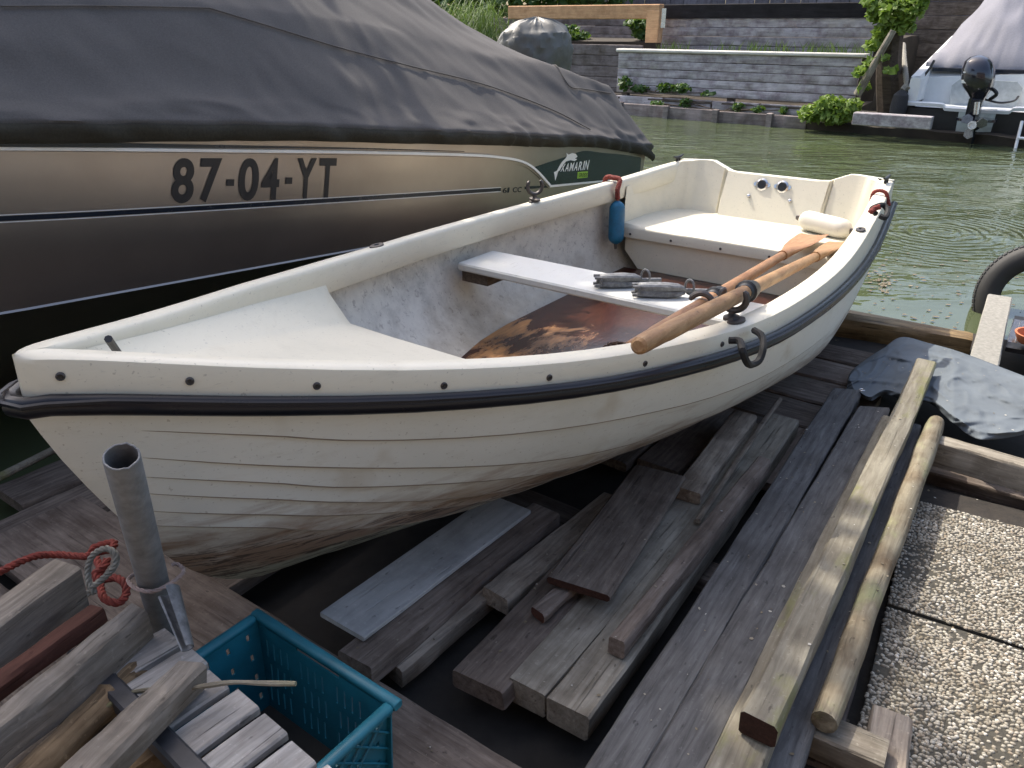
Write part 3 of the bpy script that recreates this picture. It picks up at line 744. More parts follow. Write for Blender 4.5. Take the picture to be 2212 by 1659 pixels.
# folding anchors on the thwart
def anchor(label, a, b, ring):
    a, b = Vector(a), Vector(b); base = Vector((a.x, a.y, .381)); e = local_thing('folding_anchor', label, 'anchor', base, 'folded anchors on the thwart')
    a -= base; b -= base; d = b - a; L = d.length; d.normalize(); sd = d.cross(Vector((0, 0, 1))).normalized(); up = sd.cross(d)
    q = MB(); q.tube([a - d * .012, a + d * L * .5, b], [.008, .008, .0075], 10); q.build('shank', M['galv'], e)
    q = MB(); q.lathe([(-.002, .010), (0, .021), (.006, .023), (.009, .014)], a - d * .002, d, 12); q.build('crown', M['galv'], e)
    for k in range(4):
        an = math.radians(45 + 90 * k); rv = sd * math.cos(an) + up * math.sin(an)
        q = MB(); rings = []; tv = d.cross(rv)
        for t, ro, hw, th_ in ((-.004, .021, .004, .004), (.004, .026, .010, .006), (.03, .028, .0125, .0065), (L * .40, .030, .0125, .0065), (L * .58, .027, .009, .005), (L * .68, .016, .003, .003)):
            ring = []
            for j in range(10):
                th = 2 * math.pi * j / 10; cx_, sx_ = math.cos(th), math.sin(th)
                ring.append(a + d * t + rv * (ro * .74 + th_ * sx_ - .009 * cx_ * cx_) + tv * hw * cx_)
            rings.append(ring)
        q.loft(rings); q.build('fluke', M['galv'], e)
        q = MB(); p0 = a + rv * .019; q.tube([p0 + d * .004, p0 - d * .020], [.0065, .0055], 6); q.build('hinge_lug', M['galv'], e)
    if ring:
        q = MB(); c = a + d * L * .74; q.tube([c + (up * math.cos(2*math.pi*k/20) + (sd * .5 + d * .5) * math.sin(2*math.pi*k/20)) * .024 + up * .012 for k in range(21)], .004, 8, cap=False); q.build('collar_ring', M['galv'], e)
    else:
        q = MB(); q.tube([b - d * .002, b + d * .018], .017, 6); q.build('end_nut', M['iron'], e)
anchor('grey folding anchor further from the oars, with a hexagonal end nut', (1.69, -.025, .406), (1.555, .135, .404), False)
anchor('grey folding anchor nearest the oars, with a pale ring on its shank', (1.70, .125, .406), (1.575, .31, .404), True)
# heap of thin brown line on the floor
q = MB(); rng = random.Random(3)
for cx_, cy_, ru, rs, n_ in ((1.60, .06, .05, .10, 5), (1.55, .20, .06, .09, 6), (1.66, .27, .05, .08, 4), (1.50, .12, .03, .12, 3)):
    P = []
    for k in range(n_ * 9):
        an = k / 9 * 2 * math.pi; f_ = .55 + .45 * rng.random()
        P.append(Vector((cx_ + ru * f_ * math.cos(an) + rng.uniform(-.012, .012), cy_ + rs * f_ * math.sin(an) + rng.uniform(-.015, .015), .126 + .030 * rng.random())))
    q.rope(spline(P, n_ * 40), .0048, 40)
tag(q.build('rope_heap', M['brownrope'], None, base=True, xf=BFR), 'heap of thin brown line on the varnished floor under the oars', 'rope')

# ================================================================== DOCK
def pd(x, y, dep): return Vector((0, 0, CAM_H)) + ray(x, y) * dep
def timber(name, mat, a, b, w, h, roll=0.0, seed=1, label=None, cat=None, group=None, parent=None, **kw):
    """box timber whose top-face centre line runs from a to b (world)"""
    a, b = Vector(a), Vector(b); d = b - a; L = d.length; d.normalize()
    side = Vector((d.y, -d.x, 0)).normalized(); up = side.cross(d).normalized()
    mtx = Matrix(((d.x, -side.x, up.x, a.x), (d.y, -side.y, up.y, a.y), (d.z, -side.z, up.z, a.z), (0, 0, 0, 1))) @ Matrix.Rotation(roll, 4, 'X')
    o = timber_mesh(L, w, h, seed, **kw).build(name, mat, parent, ang=40)
    o.matrix_basis = (parent.matrix_basis.inverted() @ mtx) if parent else mtx
    return tag(o, label, cat, group)
dock = empty('dock', w_of(1.5, 0, 0), ROT, 'low dock of dark weathered boards carrying the dinghy', 'dock')
dock.matrix_basis = Matrix.Translation(w_of(1.5, 0, -.05)) @ Matrix.Rotation(ROT, 4, 'Z')
def dboard(u0, s0, u1, s1, w, h, z, mat='w_dark', seed=1):
    return timber('deck_board', M[mat], w_of(u0, s0, z), w_of(u1, s1, z), w, h, seed=seed, parent=dock, seg=14)
for k, s_ in enumerate((-1.02, -.83, -.64, -.45, -.26)):
    dboard(.35, s_, 3.25 + .1 * (k % 2), s_ + .01, .175, .035, -.012, 'w_dark', 30 + k)
ug = bp(1815, 780, 0).x
for k, (u0, wd, mt) in enumerate(((ug - .085, .15, 'w_dark'), (ug + .105, .19, 'w_brown'), (ug + .305, .19, 'w_dark'), (ug + .505, .19, 'w_dark'))):
    dboard(u0, -.9, u0, .78 + .02 * k, wd, .035, -.001 - .004 * k, mt, 50 + k)
for k, u0 in enumerate((1.45, 2.35)):
    dboard(u0, -.9, u0, 1.55, .09, .05, -.052, 'w_dark', 60 + k)
for k in range(6):
    dboard(.95 + .04 * (k % 3), -.07 + .15 * k, 2.15 - .05 * k, -.07 + .15 * k, .14, .03, -.022, 'w_brown' if k % 2 else 'w_dark', 65 + k)
# wide cross board in front
a, b = at(472, 1252, 0), at(1141, 1659, 0); dd = (b - a).normalized(); sd = Vector((dd.y, -dd.x, 0))
W_ = .27
timber('deck_board', M['w_brown'], a - dd * .62 + sd * W_ / 2, b + dd * .35 + sd * W_ / 2, W_, .04, seed=77, parent=dock, seg=16)
timber('deck_board', M['w_dark'], a - dd * .62 + sd * (W_ * 1.5 + .03), b + dd * .1 + sd * (W_ * 1.5 + .03), W_, .04, seed=78, parent=dock, seg=16)

# ================================================================== LOOSE TIMBERS
plank('board', M['w_panel'], 'thin pale grey board lying on top of a brown beam beside the bow', (690, 1322), (797, 1369), (1060, 1068), .062, .03, .012, seed=3, cat='board', wob=.0006, round_=.002)
plank('plank', M['w_brown'], 'brown beam under the thin pale grey board', (728, 1400), (802, 1440), (1150, 1085), .047, .012, .055, seed=4)
plank('plank', M['w_grey'], 'narrow grey beam jutting out beside the brown beam, over the dark gap', (836, 1425), (874, 1442), (1105, 1215), -.005, -.01, .05, seed=5)
plank('plank', M['w_grey'], 'grey beam end between the pale board and the wide grooved board', (1045, 1268), (1107, 1292), (1300, 1060), .022, .0, .045, seed=6)
plank('board', M['w_dark'], 'wide dark grooved board lying across the paired beams', (1181, 1243), (1323, 1278), (1372, 1002), .092, .075, .018, seed=7, endmat=M['endred'], cat='board', wob=.001)
plank('plank', M['w_brown'], 'short block with a reddish end under the wide dark board', (1144, 1308), (1180, 1323), (1218, 1255), .064, .064, .022, seed=8, endmat=M['w_red'], cat='block')
plank('plank', M['w_brown'], 'purplish brown beam left of the paired olive beams', (974, 1440), (1084, 1498), (1345, 1062), .036, .03, .048, seed=9)
plank('plank', M['w_olive'], 'left one of the paired olive beams with sawn ends', (1097, 1460), (1177, 1503), (1600, 905), .042, .03, .06, seed=10, seg=16)
plank('plank', M['w_olive'], 'right one of the paired olive beams, with long cracks', (1179, 1504), (1271, 1551), (1668, 893), .044, .03, .062, seed=11, seg=16)
plank('plank', M['w_brown'], 'slim brown beam lying on the paired olive beams', (1311, 1370), (1352, 1382), (1640, 985), .092, .085, .046, seed=12)
plank('plank', M['w_grey'], 'short thick grey plank with its sawn end beside the slim brown beam', (1457, 1050), (1517, 1066), (1585, 885), .072, .055, .036, seed=13)
plank('lath', M['w_grey'], 'thin lath lying between the short thick plank and the slate planks', (1500, 1118), (1512, 1121), (1684, 858), .06, .05, .012, seed=14, cat='lath')
plank('plank', M['w_slate'], 'long dark slate plank, left one of the near pair', (1178, 1770), (1290, 1790), (1813, 822), .072, .06, .05, w=.088, seed=15, seg=18, point=.09)
plank('plank', M['w_slate'], 'long dark slate plank, right one of the near pair', (1316, 1775), (1430, 1790), (1866, 862), .074, .06, .05, w=.089, seed=16, seg=18, point=.06)
plank('plank', M['w_pale'], 'pale plank under the long pale beam', (1494, 1730), (1580, 1740), (1903, 895), .098, .088, .045, w=.08, seed=17, seg=18)
plank('plank', M['w_pale'], 'long pale squared beam with mossy patches and a dark red sawn end', (1601, 1536), (1682, 1577), (1980, 772), .150, .138, .048, seed=18, endmat=M['endred'], seg=18, round_=.006)
a, b = at(1640, 1760, .06), at(1964, 912, .055)
timber('plank', M['w_slate'], a, b, .07, .06, seed=19, label='dark beam tucked between the long pale beam and the round pole', cat='plank', seg=16)
q = MB(); a, b = at(1780, 1560, .075), at(2022, 912, .085); path = []; rr = []
for k in range(28):
    t = k / 27; p = a.lerp(b, t); p += Vector((.004 * nz(t * 5, 1, 0), 0, .003 * nz(t * 6, 0, 2))); path.append(p); rr.append((.0235 + .005 * t + .003 * nz(t * 9, 3, 3)) * (1.06 if t < .1 else 1))
rr[0] *= .93; rr[-1] *= .8
bx = (b - a).normalized(); q.tube(path, rr, 14)
mt = Matrix.Translation(a) @ bx.to_track_quat('X', 'Z').to_matrix().to_4x4()
o = q.build('pole', M['w_pole'], xf=mt.inverted()); o.matrix_basis = mt; tag(o, 'round wooden pole with peeling bark beside the pebble slabs', 'pole')
plank('plank', M['w_olive'], 'short sawn block carrying the near end of the round pole', (1912, 1654), (1930, 1600), (1745, 1588), .045, .045, .06, seed=21, cat='block', w=.07)
plank('plank', M['w_grey'], 'flat grey board end on the slabs beside the sawn block', (1840, 1720), (1925, 1720), (1886, 1520), .012, .012, .02, seed=22, w=.072)

# ================================================================== PEBBLE SLABS AND KERB
J = at(1918, 1302, 0); e1 = (at(2212, 1396, 0) - J).normalized(); e2 = Vector((-e1.y, e1.x, 0))
eb = MB(); c0 = J - e1 * .35 - e2 * 1.1
eb.add([c0 + Vector((0, 0, -.035)), c0 + e1 * 1.6 + Vector((0, 0, -.035)), c0 + e1 * 1.6 + e2 * 1.75 + Vector((0, 0, -.035)), c0 + e2 * 1.75 + Vector((0, 0, -.035))], [(0, 1, 2, 3)])
tag(eb.build('ground', M['earth'], smooth=False), 'dark earth beside the slabs', None, kind='structure')
def slab(o, lx, ly, label, seed):
    rng = random.Random(seed); c = o + e1 * lx / 2 + e2 * ly / 2
    mtx = Matrix(((e1.x, e2.x, 0, c.x), (e1.y, e2.y, 0, c.y), (0, 0, 1, 0), (0, 0, 0, 1)))
    q = MB(); q.box((-lx/2, -ly/2, -.034), (lx/2, ly/2, -.006)); s_ = q.build('paving_slab', M['mortar'], smooth=False); s_.matrix_basis = mtx
    tag(s_, label, 'slab', 'pebble slabs'); s_['kind'] = 'structure'
    q = MB(); st_ = .0074; nx, ny = int(lx / st_), int(ly / st_)
    for i in range(nx):
        for j in range(ny):
            x = -lx/2 + (i + .5 + rng.uniform(-.42, .42)) * st_; y = -ly/2 + (j + .5 + rng.uniform(-.42, .42)) * st_
            if mn.noise(Vector((x * 6 + seed, y * 6, 0))) > .22 and rng.random() < .5: continue
            if rng.random() < .10: continue
            a_, b_ = rng.uniform(.0034, .0062), rng.uniform(.0025, .0042); h = rng.uniform(.002, .0042); th = rng.uniform(-.9, .9)
            ca, sa = math.cos(th), math.sin(th); vs = []
            for hh, kk in ((-.0075, 1.0), (-.006 + h * .55, .86)):
                for k in range(7):
                    an = 2 * math.pi * k / 7; px_, py_ = a_ * kk * math.cos(an), b_ * kk * math.sin(an)
                    vs.append((x + px_ * ca - py_ * sa, y + px_ * sa + py_ * ca, hh))
            vs.append((x, y, -.006 + h))
            fs = [(k, (k + 1) % 7, 7 + (k + 1) % 7, 7 + k) for k in range(7)] + [(7 + k, 7 + (k + 1) % 7, 14) for k in range(7)]
            q.add(vs, fs)
    me = bpy.data.meshes.new('pebbles'); me.from_pydata([tuple(v) for v in q.v], [], q.f); me.materials.append(M['pebble'])
    me.polygons.foreach_set('use_smooth', [True] * len(me.polygons))
    p = inst(me, 'pebbles', s_); p['kind'] = 'stuff'
slab(J + e2 * .006, .62, .50, 'pebble slab between the kerb beam and the slab joint', 5)
slab(J - e2 * .506, .62, .50, 'pebble slab in the lower right corner, nearest the camera', 9)
slab(J - e2 * 1.02 + e1 * .0, .62, .50, 'pebble slab below the lower right corner of the view', 11) if False else None
# grit strip of dark boards left of the slabs
for k in range(2):
    p = J - e1 * (.05 + .06 * k) - e2 * .5
    timber('edge_board', M['w_dark'], p + Vector((0, 0, -.022)), p + e2 * 1.12 + Vector((0, 0, -.022)), .05, .02, seed=90 + k, label='dark edging board sunk between the round pole and the pebble slabs, ' + ('next to the slabs' if k == 0 else 'next to the pole'), cat='edging')
a, b = at(2024, 947, .078), at(2330, 1030, .078)
timber('kerb_beam', M['w_olive'], a, b, .05, .085, seed=93, label='squared kerb beam along the far edge of the pebble slabs', cat='kerb')

# ================================================================== TARP
def coons(top, bot, nu, nv, zf):
    T, Bm = spline([(*p, 0) for p in top], nu), spline([(*p, 0) for p in bot], nu); rows = []
    for j in range(nv + 1):
        row = []
        for i in range(nu + 1):
            p = T[i].lerp(Bm[i], j / nv); row.append(at(p.x, p.y, zf(p.x, p.y, i / nu, j / nv)))
        rows.append(row)
    return rows
def ridge(x, y, sd, k): return 1 - min(1, abs(mn.noise(Vector((x, y, sd)))) * k)
def tz(x, y, i, j):
    z = .058 + .008 * nz(x * .010, y * .014, 0)
    z += .008 * ridge(x * .0045 + y * .012, y * .010 - x * .003, 11.3, 7) + .006 * ridge(x * .011 - y * .008, y * .016 + x * .004, 31.7, 7) + .004 * ridge(x * .022 + y * .02, y * .03 - x * .006, 5.1, 6)
    z += .018 * math.exp(-((x - 1985) / 60) ** 2) + .035 * min(1, max(0, (x - 2010) / 50))
    e = min(i, 1 - i, j, 1 - j); return z - .02 * max(0, .10 - e) / .10
q = MB(); q.grid(coons([(1828, 842), (1836, 806), (1868, 778), (1908, 752), (1948, 728), (2010, 742), (2080, 762), (2212, 812), (2350, 865)], [(1836, 850), (1850, 846), (1880, 866), (1912, 852), (1960, 868), (2010, 872), (2060, 915), (2140, 950), (2350, 905)], 150, 60, tz))
o = q.build('tarp', M['tarp'], base=True, ang=80); so_ = o.modifiers.new('thick', 'SOLIDIFY'); so_.thickness = .002
tag(o, 'crumpled blue-grey tarp with eyelets spread over the plank ends', 'tarp')
for x_, y_ in ((2133, 928), (1861, 846)):
    p = at(x_, y_, .07); q = MB(); q.tube([p - o.location + Vector((math.cos(2*math.pi*k/14) * .008, math.sin(2*math.pi*k/14) * .008, .006)) for k in range(15)], .0025, 6, cap=False); q.build('eyelet', M['chrome'], o)

# ================================================================== RIGHT EDGE: driftwood, board, tyre, mesh, pot
a, b = at(1760, 690, -.05), at(2096, 746, -.055); q = MB(); rings = []; d = (b - a).normalized(); sd = Vector((d.y, -d.x, 0)); n = 16
for k in range(26):
    t = k / 25; c = a.lerp(b, t); ring = []
    for j in range(n):
        an = 2 * math.pi * j / n; r = .062 * (abs(math.cos(an)) ** 5 + abs(math.sin(an)) ** 5) ** (-.2) * (1 + .10 * nz(t * 4, math.cos(an), math.sin(an)) + .05 * nz(t * 2, 5 * math.cos(an), 5 * math.sin(an)))
        if k in (0, 25): r *= .93
        ring.append(c + sd * math.cos(an) * r * 1.0 + Vector((0, 0, math.sin(an) * r * .8)))
    rings.append(ring)
q.loft(rings); mt = Matrix.Translation(a) @ d.to_track_quat('X', 'Z').to_matrix().to_4x4()
o = q.build('driftwood_beam', M['w_drift'], xf=mt.inverted(), ang=50); o.matrix_basis = mt; tag(o, 'cracked brown driftwood beam floating behind the tarp', 'beam')
plank('concrete_board', M['conc'], 'pale concrete board on the right, leading from the tarp to the tyre', (2076, 840), (2160, 855), (2134, 634), .07, .07, .05, seed=31, cat='board', w=.098, wob=.0008)
tc = pd(2246, 652, 3.75); ax = Vector((-.52, -.80, .30)).normalized()
T = empty('tyre', tc - Vector((0, 0, .27)), 0, 'black car tyre hanging over the water at the right edge', 'tyre')
off = Vector((0, 0, .27)); Ro, Ri, hw_ = .275, .165, .085
prof = [(-.06, Ri), (-.075, Ri + .012), (-.088, .215), (-.082, .245), (-.066, .268), (-.03, .276), (0, .277), (.03, .276), (.066, .268), (.082, .245), (.088, .215), (.075, Ri + .012), (.06, Ri), (.055, Ri + .015), (.07, .215), (.05, .258), (-.05, .258), (-.07, .215), (-.055, Ri + .015)]
q = MB(); bx = ax.orthogonal().normalized(); by = ax.cross(bx); n = 64
rings = [[off + ax * h + (bx * math.cos(2*math.pi*k/n) + by * math.sin(2*math.pi*k/n)) * r for h, r in prof] for k in range(n + 1)]
q.loft(rings, cap=False); q.build('carcass', M['tyre'], T, ang=50)
blk = MB()
for k in range(72):
    for h0, h1 in ((-.064, -.036), (-.030, -.003), (.003, .030), (.036, .064)):
        vs = []
        for r in (.266, .2825):
            for hh, kk in ((h0, .08), (h1, .22), (h1, .92), (h0, .78)):
                th = 2 * math.pi * (k + kk) / 72; rr_ = r - (.008 if abs(hh) > .06 else 0); vs.append(off + ax * hh + (bx * math.cos(th) + by * math.sin(th)) * rr_)
        blk.add(vs, [(4, 5, 6, 7), (0, 1, 5, 4), (1, 2, 6, 5), (2, 3, 7, 6), (3, 0, 4, 7)])
t_ = blk.build('tread', M['tyre'], T, smooth=False); t_['kind'] = 'stuff'
# wire mesh beside the concrete board
q = MB(); o0 = at(2190, 690, .05); a1 = (at(2150, 830, .05) - o0).normalized(); a2 = Vector((-a1.y, a1.x, 0))
if a2.x < 0: a2 = -a2
for k in range(26): q.tube([o0 + a1 * k * .012 + a2 * .0, o0 + a1 * k * .012 + a2 * .16], .0012, 4)
for k in range(7): q.tube([o0 + a2 * k * .025 + Vector((0, 0, .002)), o0 + a1 * .30 + a2 * k * .025 + Vector((0, 0, .002))], .0014 if k % 3 else .0025, 4)
me_ = q.build('wire_mesh', M['chrome'], base=True); tag(me_, 'wire mesh panel beside the pale concrete board', 'mesh')
q = MB(); q.loft([[o0 + a1 * x + a2 * y + Vector((0, 0, -.03)) for x, y in ((-.1, .0), (.34, .0), (.34, .3), (-.1, .3))], [o0 + a1 * x + a2 * y + Vector((0, 0, -.012)) for x, y in ((-.1, .0), (.34, .0), (.34, .3), (-.1, .3))]])
tag(q.build('tray', M['black'], base=True, smooth=False), 'black tray under the wire mesh', 'tray')
q = MB(); p = at(2236, 742, .062); q.lathe([(0, .05), (.004, .062), (.03, .075), (.04, .078), (.04, .07), (.012, .058)], p, (0, 0, 1), 28)
tag(q.build('terracotta_saucer', M['terra'], base=True), 'terracotta saucer at the right edge on the wire mesh', 'saucer')

# ================================================================== LOWER LEFT: tube, crate, bench, firewood, ropes
a, b = pd(262, 985, 1.068), pd(332, 1260, 1.312); a, b = a + (b - a) * 1.62, a; d = (b - a).normalized(); L = (b - a).length
mt = Matrix.Translation(a) @ d.to_track_quat('Z', 'Y').to_matrix().to_4x4()
q = MB(); rings = []
for h, r in ((0, .0242), (L - .003, .0242), (L - .0008, .0238), (L, .0228), (L - .0006, .0212), (L - .12, .0208)):
    rings.append([(math.cos(2*math.pi*k/28) * r, math.sin(2*math.pi*k/28) * r, h + (.004 * nz(k * .7, 0, 0) if h > L - .01 else 0)) for k in range(28)])
q.loft(rings, cap=False); o = q.build('scaffold_tube', M['tubem']); o.matrix_basis = mt; tag(o, 'galvanised scaffold tube standing open-ended in front of the bow', 'tube')
q = MB(); q.rope(spline([pd(x, y, z) for x, y, z in ((372, 1218, 1.34), (388, 1221, 1.35), (396, 1236, 1.32), (370, 1259, 1.285), (332, 1277, 1.265), (296, 1272, 1.27), (277, 1254, 1.30), (290, 1240, 1.34), (310, 1226, 1.36))], 70), .0036, 30)
tag(q.build('twine', M['twine'], base=True), 'pinkish twine tied loosely round the scaffold tube', 'twine')
# split plastic pipe piece
a, b = pd(362, 1276, 1.24), pd(404, 1400, 1.18); d = (b - a).normalized(); s1 = d.cross(Vector((0, 1, 0))).normalized(); s2 = d.cross(s1)
q = MB(); rings = []
for t in (0, .3, .7, 1):
    c = a.lerp(b, t); r = .0165 * (1 - .45 * t); rings.append([c + s1 * math.cos(R(an)) * r * k + s2 * math.sin(R(an)) * r * 1.2 * k for k, rng_ in ((1, range(-210, 31, 20)), (.78, range(30, -211, -20))) for an in rng_])
q.loft(rings); tag(q.build('plastic_gutter_piece', M['galv'], base=True, ang=50), 'short grey split pipe leaning on the scaffold tube', 'pipe')
q = MB(); q.tube([pd(300, 1352, 1.50), pd(362, 1318, 1.58)], .016, 12); tag(q.build('pipe_stub', M['steel'], base=True), 'short grey pipe stub behind the bench slats', 'pipe')
# crate
CR = empty('plastic_crate', Vector((-.3, .93, 0)), 0, 'blue plastic crate with slotted sides on the dock corner', 'crate')
zr = .215; c0 = at(556, 1322, zr); lx = .345; ly = .25; ho = .205
cm = Matrix(((NA.x, UA.x, 0, c0.x), (NA.y, UA.y, 0, c0.y), (0, 0, 1, zr), (0, 0, 0, 1)))
CR.matrix_basis = cm
def panel(w_, h_, holes):
    xs = sorted({0, w_} | {x for hh in holes for x in (hh[0], hh[2])}); ys = sorted({0, h_} | {y for hh in holes for y in (hh[1], hh[3])}); fs = []
    for i in range(len(xs) - 1):
        for j in range(len(ys) - 1):
            cx_, cy_ = (xs[i] + xs[i + 1]) / 2, (ys[j] + ys[j + 1]) / 2
            if any(h[0] < cx_ < h[2] and h[1] < cy_ < h[3] for h in holes): continue
            fs.append((xs[i], ys[j], xs[i + 1], ys[j + 1]))
    return fs
tp = .014
def wall(name, P, w_, h_, holes):
    q = MB()
    for (x0, y0, x1, y1) in panel(w_, h_, holes): q.add([P(x0, y0), P(x1, y0), P(x1, y1), P(x0, y1)], [(0, 1, 2, 3)])
    bm_ = q.build(name, M['crate'], CR, smooth=False); m_ = bm_.modifiers.new('t', 'SOLIDIFY'); m_.thickness = .0032; m_.offset = 0; return bm_
hl = []
rng = random.Random(5)
for r_ in range(3):
    for k in range(16):
        x = .03 + k * .0185 + (.006 * (r_ % 2))
        if k % 5 == 4: continue
        hl.append((x, .022 + r_ * .052, x + .0042, .022 + r_ * .052 + .037))
hl.append((.115, .183, .225, .199))
taper = lambda y: tp * (1 - y / ho)
wall('side_wall', lambda x, y: (x, taper(y) + .006, y - ho), lx, ho - .004, hl)
wall('side_wall', lambda x, y: (x, ly - taper(y) - .006, y - ho), lx, ho - .004, hl)
he = [(.03 + c * .042, .03 + r_ * .045, .03 + c * .042 + .007, .03 + r_ * .045 + .014) for c in range(5) for r_ in range(4)]
wall('end_wall', lambda x, y: (taper(y) + .006, x, y - ho), ly, ho - .004, he)
wall('end_wall', lambda x, y: (lx - taper(y) - .006, x, y - ho), ly, ho - .004, he)
q = MB(); q.box((.012, .012, -ho), (lx - .012, ly - .012, -ho + .004)); q.build('base', M['shade_fill'], CR, smooth=False)  # base made dark with the same brown as under the dock
q = MB()
for aa, bb_ in (((-.010, -.010, -.016), (lx + .010, .010, 0)), ((-.010, ly - .010, -.016), (lx + .010, ly + .010, 0))): q.rbox(aa, bb_, .004)
for aa, bb_ in (((-.0095, .0105, -.0155), (.0105, ly - .0105, -.0005)), ((lx - .0105, .0105, -.0155), (lx + .0095, ly - .0105, -.0005))): q.rbox(aa, bb_, .004)
q.build('rim', M['crate'], CR, ang=40)
q = MB()
for k in range(7):      # lattice of ribs outside the near end wall
    for sg in (-1, 1):
        y0 = .02 + k * .036; y1 = y0 + sg * .16
        t0, t1 = 0., 1.
        if y1 < .01: t1 = (y0 - .01) / (y0 - y1)
        if y1 > ly - .01: t1 = (ly - .01 - y0) / (y1 - y0)
        z1 = -.02 - .17 * t1
        q.tube([(lx - .0015, y0, -.02), (lx - .0015 - .012 * t1, y0 + (y1 - y0) * t1, z1)], .0022, 4)
q.build('rib_lattice', M['crate'], CR)
# bench
zb = .30; c0 = at(352, 1353, zb); BE = empty('slatted_bench', c0, 0, 'small bench of weathered grey slats on a dark steel frame', 'bench')
bn = (at(701, 1653, zb) - c0); nb = bn.normalized(); lb = Vector((-nb.y, nb.x, 0))   # lb points away
if lb.y < 0: lb = -lb
BE.matrix_basis = Matrix(((nb.x, lb.x, 0, c0.x), (nb.y, lb.y, 0, c0.y), (0, 0, 1, zb), (0, 0, 0, 1)))
pit = bn.length / 6.05
slm = timber_mesh(.105, pit - .011, .016, 5, seg=6, round_=.003, wob=.001).build('slat', M['w_slat'])
me0 = slm.data; bpy.data.objects.remove(slm)
for k in range(9):
    inst(me0, 'slat', BE, Matrix.Translation((pit * (k + .45), -.105 + .004 * math.sin(k * 2.3), 0)) @ Matrix.Rotation(R(90), 4, 'Z'))
q = MB(); q.rbox((-.06, -.128, -.028), (.75, -.098, .004), .004); q.build('steel_rail', M['steel'], BE)
q = MB(); q.rbox((-.02, -.02, -.05), (.75, -.005, -.018), .004); q.build('steel_rail', M['steel'], BE)
for x_ in (.0, .62):
    for y_ in (-.113, -.013):
        q = MB(); q.rbox((x_, y_ - .012, -.30), (x_ + .022, y_ + .012, -.018), .004); q.build('leg', M['steel'], BE)
# firewood lying on and beside the bench
plank('firewood_beam', M['w_fireg'], 'thick squared timber with a pale worn top at the left edge', (-130, 1380), (-150, 1480), (113, 1208), .37, .36, .095, seed=41, cat='timber', w=.058, seg=12, wob=.002)
plank('firewood_board', M['w_red'], 'reddish brown painted board between the grey timbers', (-80, 1500), (-60, 1560), (190, 1302), .335, .325, .03, seed=42, cat='board', w=.035)
plank('firewood_timber', M['w_fireg'], 'grey split timber with a frayed end beside the painted board', (-90, 1612), (-60, 1660), (272, 1302), .36, .36, .062, seed=43, cat='timber', w=.036, wob=.005, seg=16)
a, b = pd(40, 1700, 1.03), pd(306, 1446, 1.22); q = MB(); path = []; rr = []
for k in range(22):
    t = k / 21; p = a.lerp(b, t); path.append(p + Vector((.006 * nz(t * 3, 0, 1), .006 * nz(t * 3, 4, 1), .006 * nz(t * 3, 8, 1)))); rr.append(.0235 * (1 + .12 * nz(t * 7, 2, 0)) * (1.25 if .70 < t < .75 else 1))
rr[-1] *= .85; q.tube(path, rr, 12); d = (b - a).normalized(); mt = Matrix.Translation(a) @ d.to_track_quat('X', 'Z').to_matrix().to_4x4()
o = q.build('firewood_branch', M['w_fire'], xf=mt.inverted()); o.matrix_basis = mt; tag(o, 'thick yellowish branch with peeling bark in the woodpile', 'branch')
plank('firewood_timber', M['w_fireg'], 'squared grey brown timber lying across the bench slats', (70, 1720), (140, 1775), (372, 1422), .385, .345, .042, seed=44, cat='timber', w=.05, wob=.003, seg=14)
plank('firewood_timber', M['w_fire'], 'dark brown split piece low in the woodpile under the branch', (120, 1740), (200, 1780), (330, 1560), .25, .25, .05, seed=45, cat='timber', w=.05, wob=.004)
plank('firewood_timber', M['w_fire'], 'short split piece at the bottom edge beside the steel rail', (330, 1730), (400, 1760), (428, 1608), .26, .26, .05, seed=46, cat='timber', w=.045, wob=.005)
plank('firewood_timber', M['w_dark'], 'dark timber under the grey split timber in the woodpile', (-40, 1690), (20, 1740), (290, 1380), .28, .27, .06, seed=47, cat='timber', w=.06, wob=.003)
q = MB(); q.tube(spline([pd(189, 1560, 1.13), pd(240, 1520, 1.14), pd(293, 1494, 1.15), pd(360, 1488, 1.14), pd(408, 1487, 1.12), pd(450, 1481, 1.11), pd(505, 1474, 1.10), pd(570, 1476, 1.09), pd(639, 1477, 1.08)], 40), [.0028 + .0012 * abs(math.sin(k * .3)) for k in range(41)], 7)
tag(q.build('twig', M['w_pale'], base=True), 'thin pale twig poking out over the blue crate', 'twig')
q = MB(); q.rope(spline([pd(x, y, z) for x, y, z in ((-30, 1250, 1.45), (0, 1235, 1.47), (67, 1204, 1.52), (118, 1198, 1.55), (188, 1201, 1.56), (205, 1182, 1.57), (245, 1172, 1.58), (240, 1186, 1.56), (207, 1196, 1.55), (216, 1225, 1.52), (222, 1250, 1.50), (250, 1248, 1.50), (270, 1262, 1.49), (272, 1285, 1.48), (255, 1302, 1.46), (225, 1292, 1.46), (216, 1262, 1.49), (206, 1240, 1.50), (226, 1222, 1.51), (232, 1208, 1.52))], 220), .0076, 30)
tag(q.build('rope', M['redrope'], base=True), 'faded red rope knotted beside the scaffold tube', 'rope')
q = MB(); q.rope(spline([pd(x, y, 1.44) for x, y in ((205, 1282), (192, 1258), (191, 1222), (204, 1196), (230, 1185), (250, 1198), (247, 1224), (222, 1250), (200, 1268), (190, 1285))], 110), .006, 34)
tag(q.build('rope', M['greyrope'], base=True), 'grey rope loop hanging over the red rope knot', 'rope')
q = MB(); q.tube(spline([at(-60, 1062, .0), at(0, 1030, .0), at(60, 1000, .0), at(135, 962, .0)], 12), .012, 10)
tag(q.build('hose', M['w_pale'], base=True), 'yellowish hose on the dark boards left of the bow', 'hose')
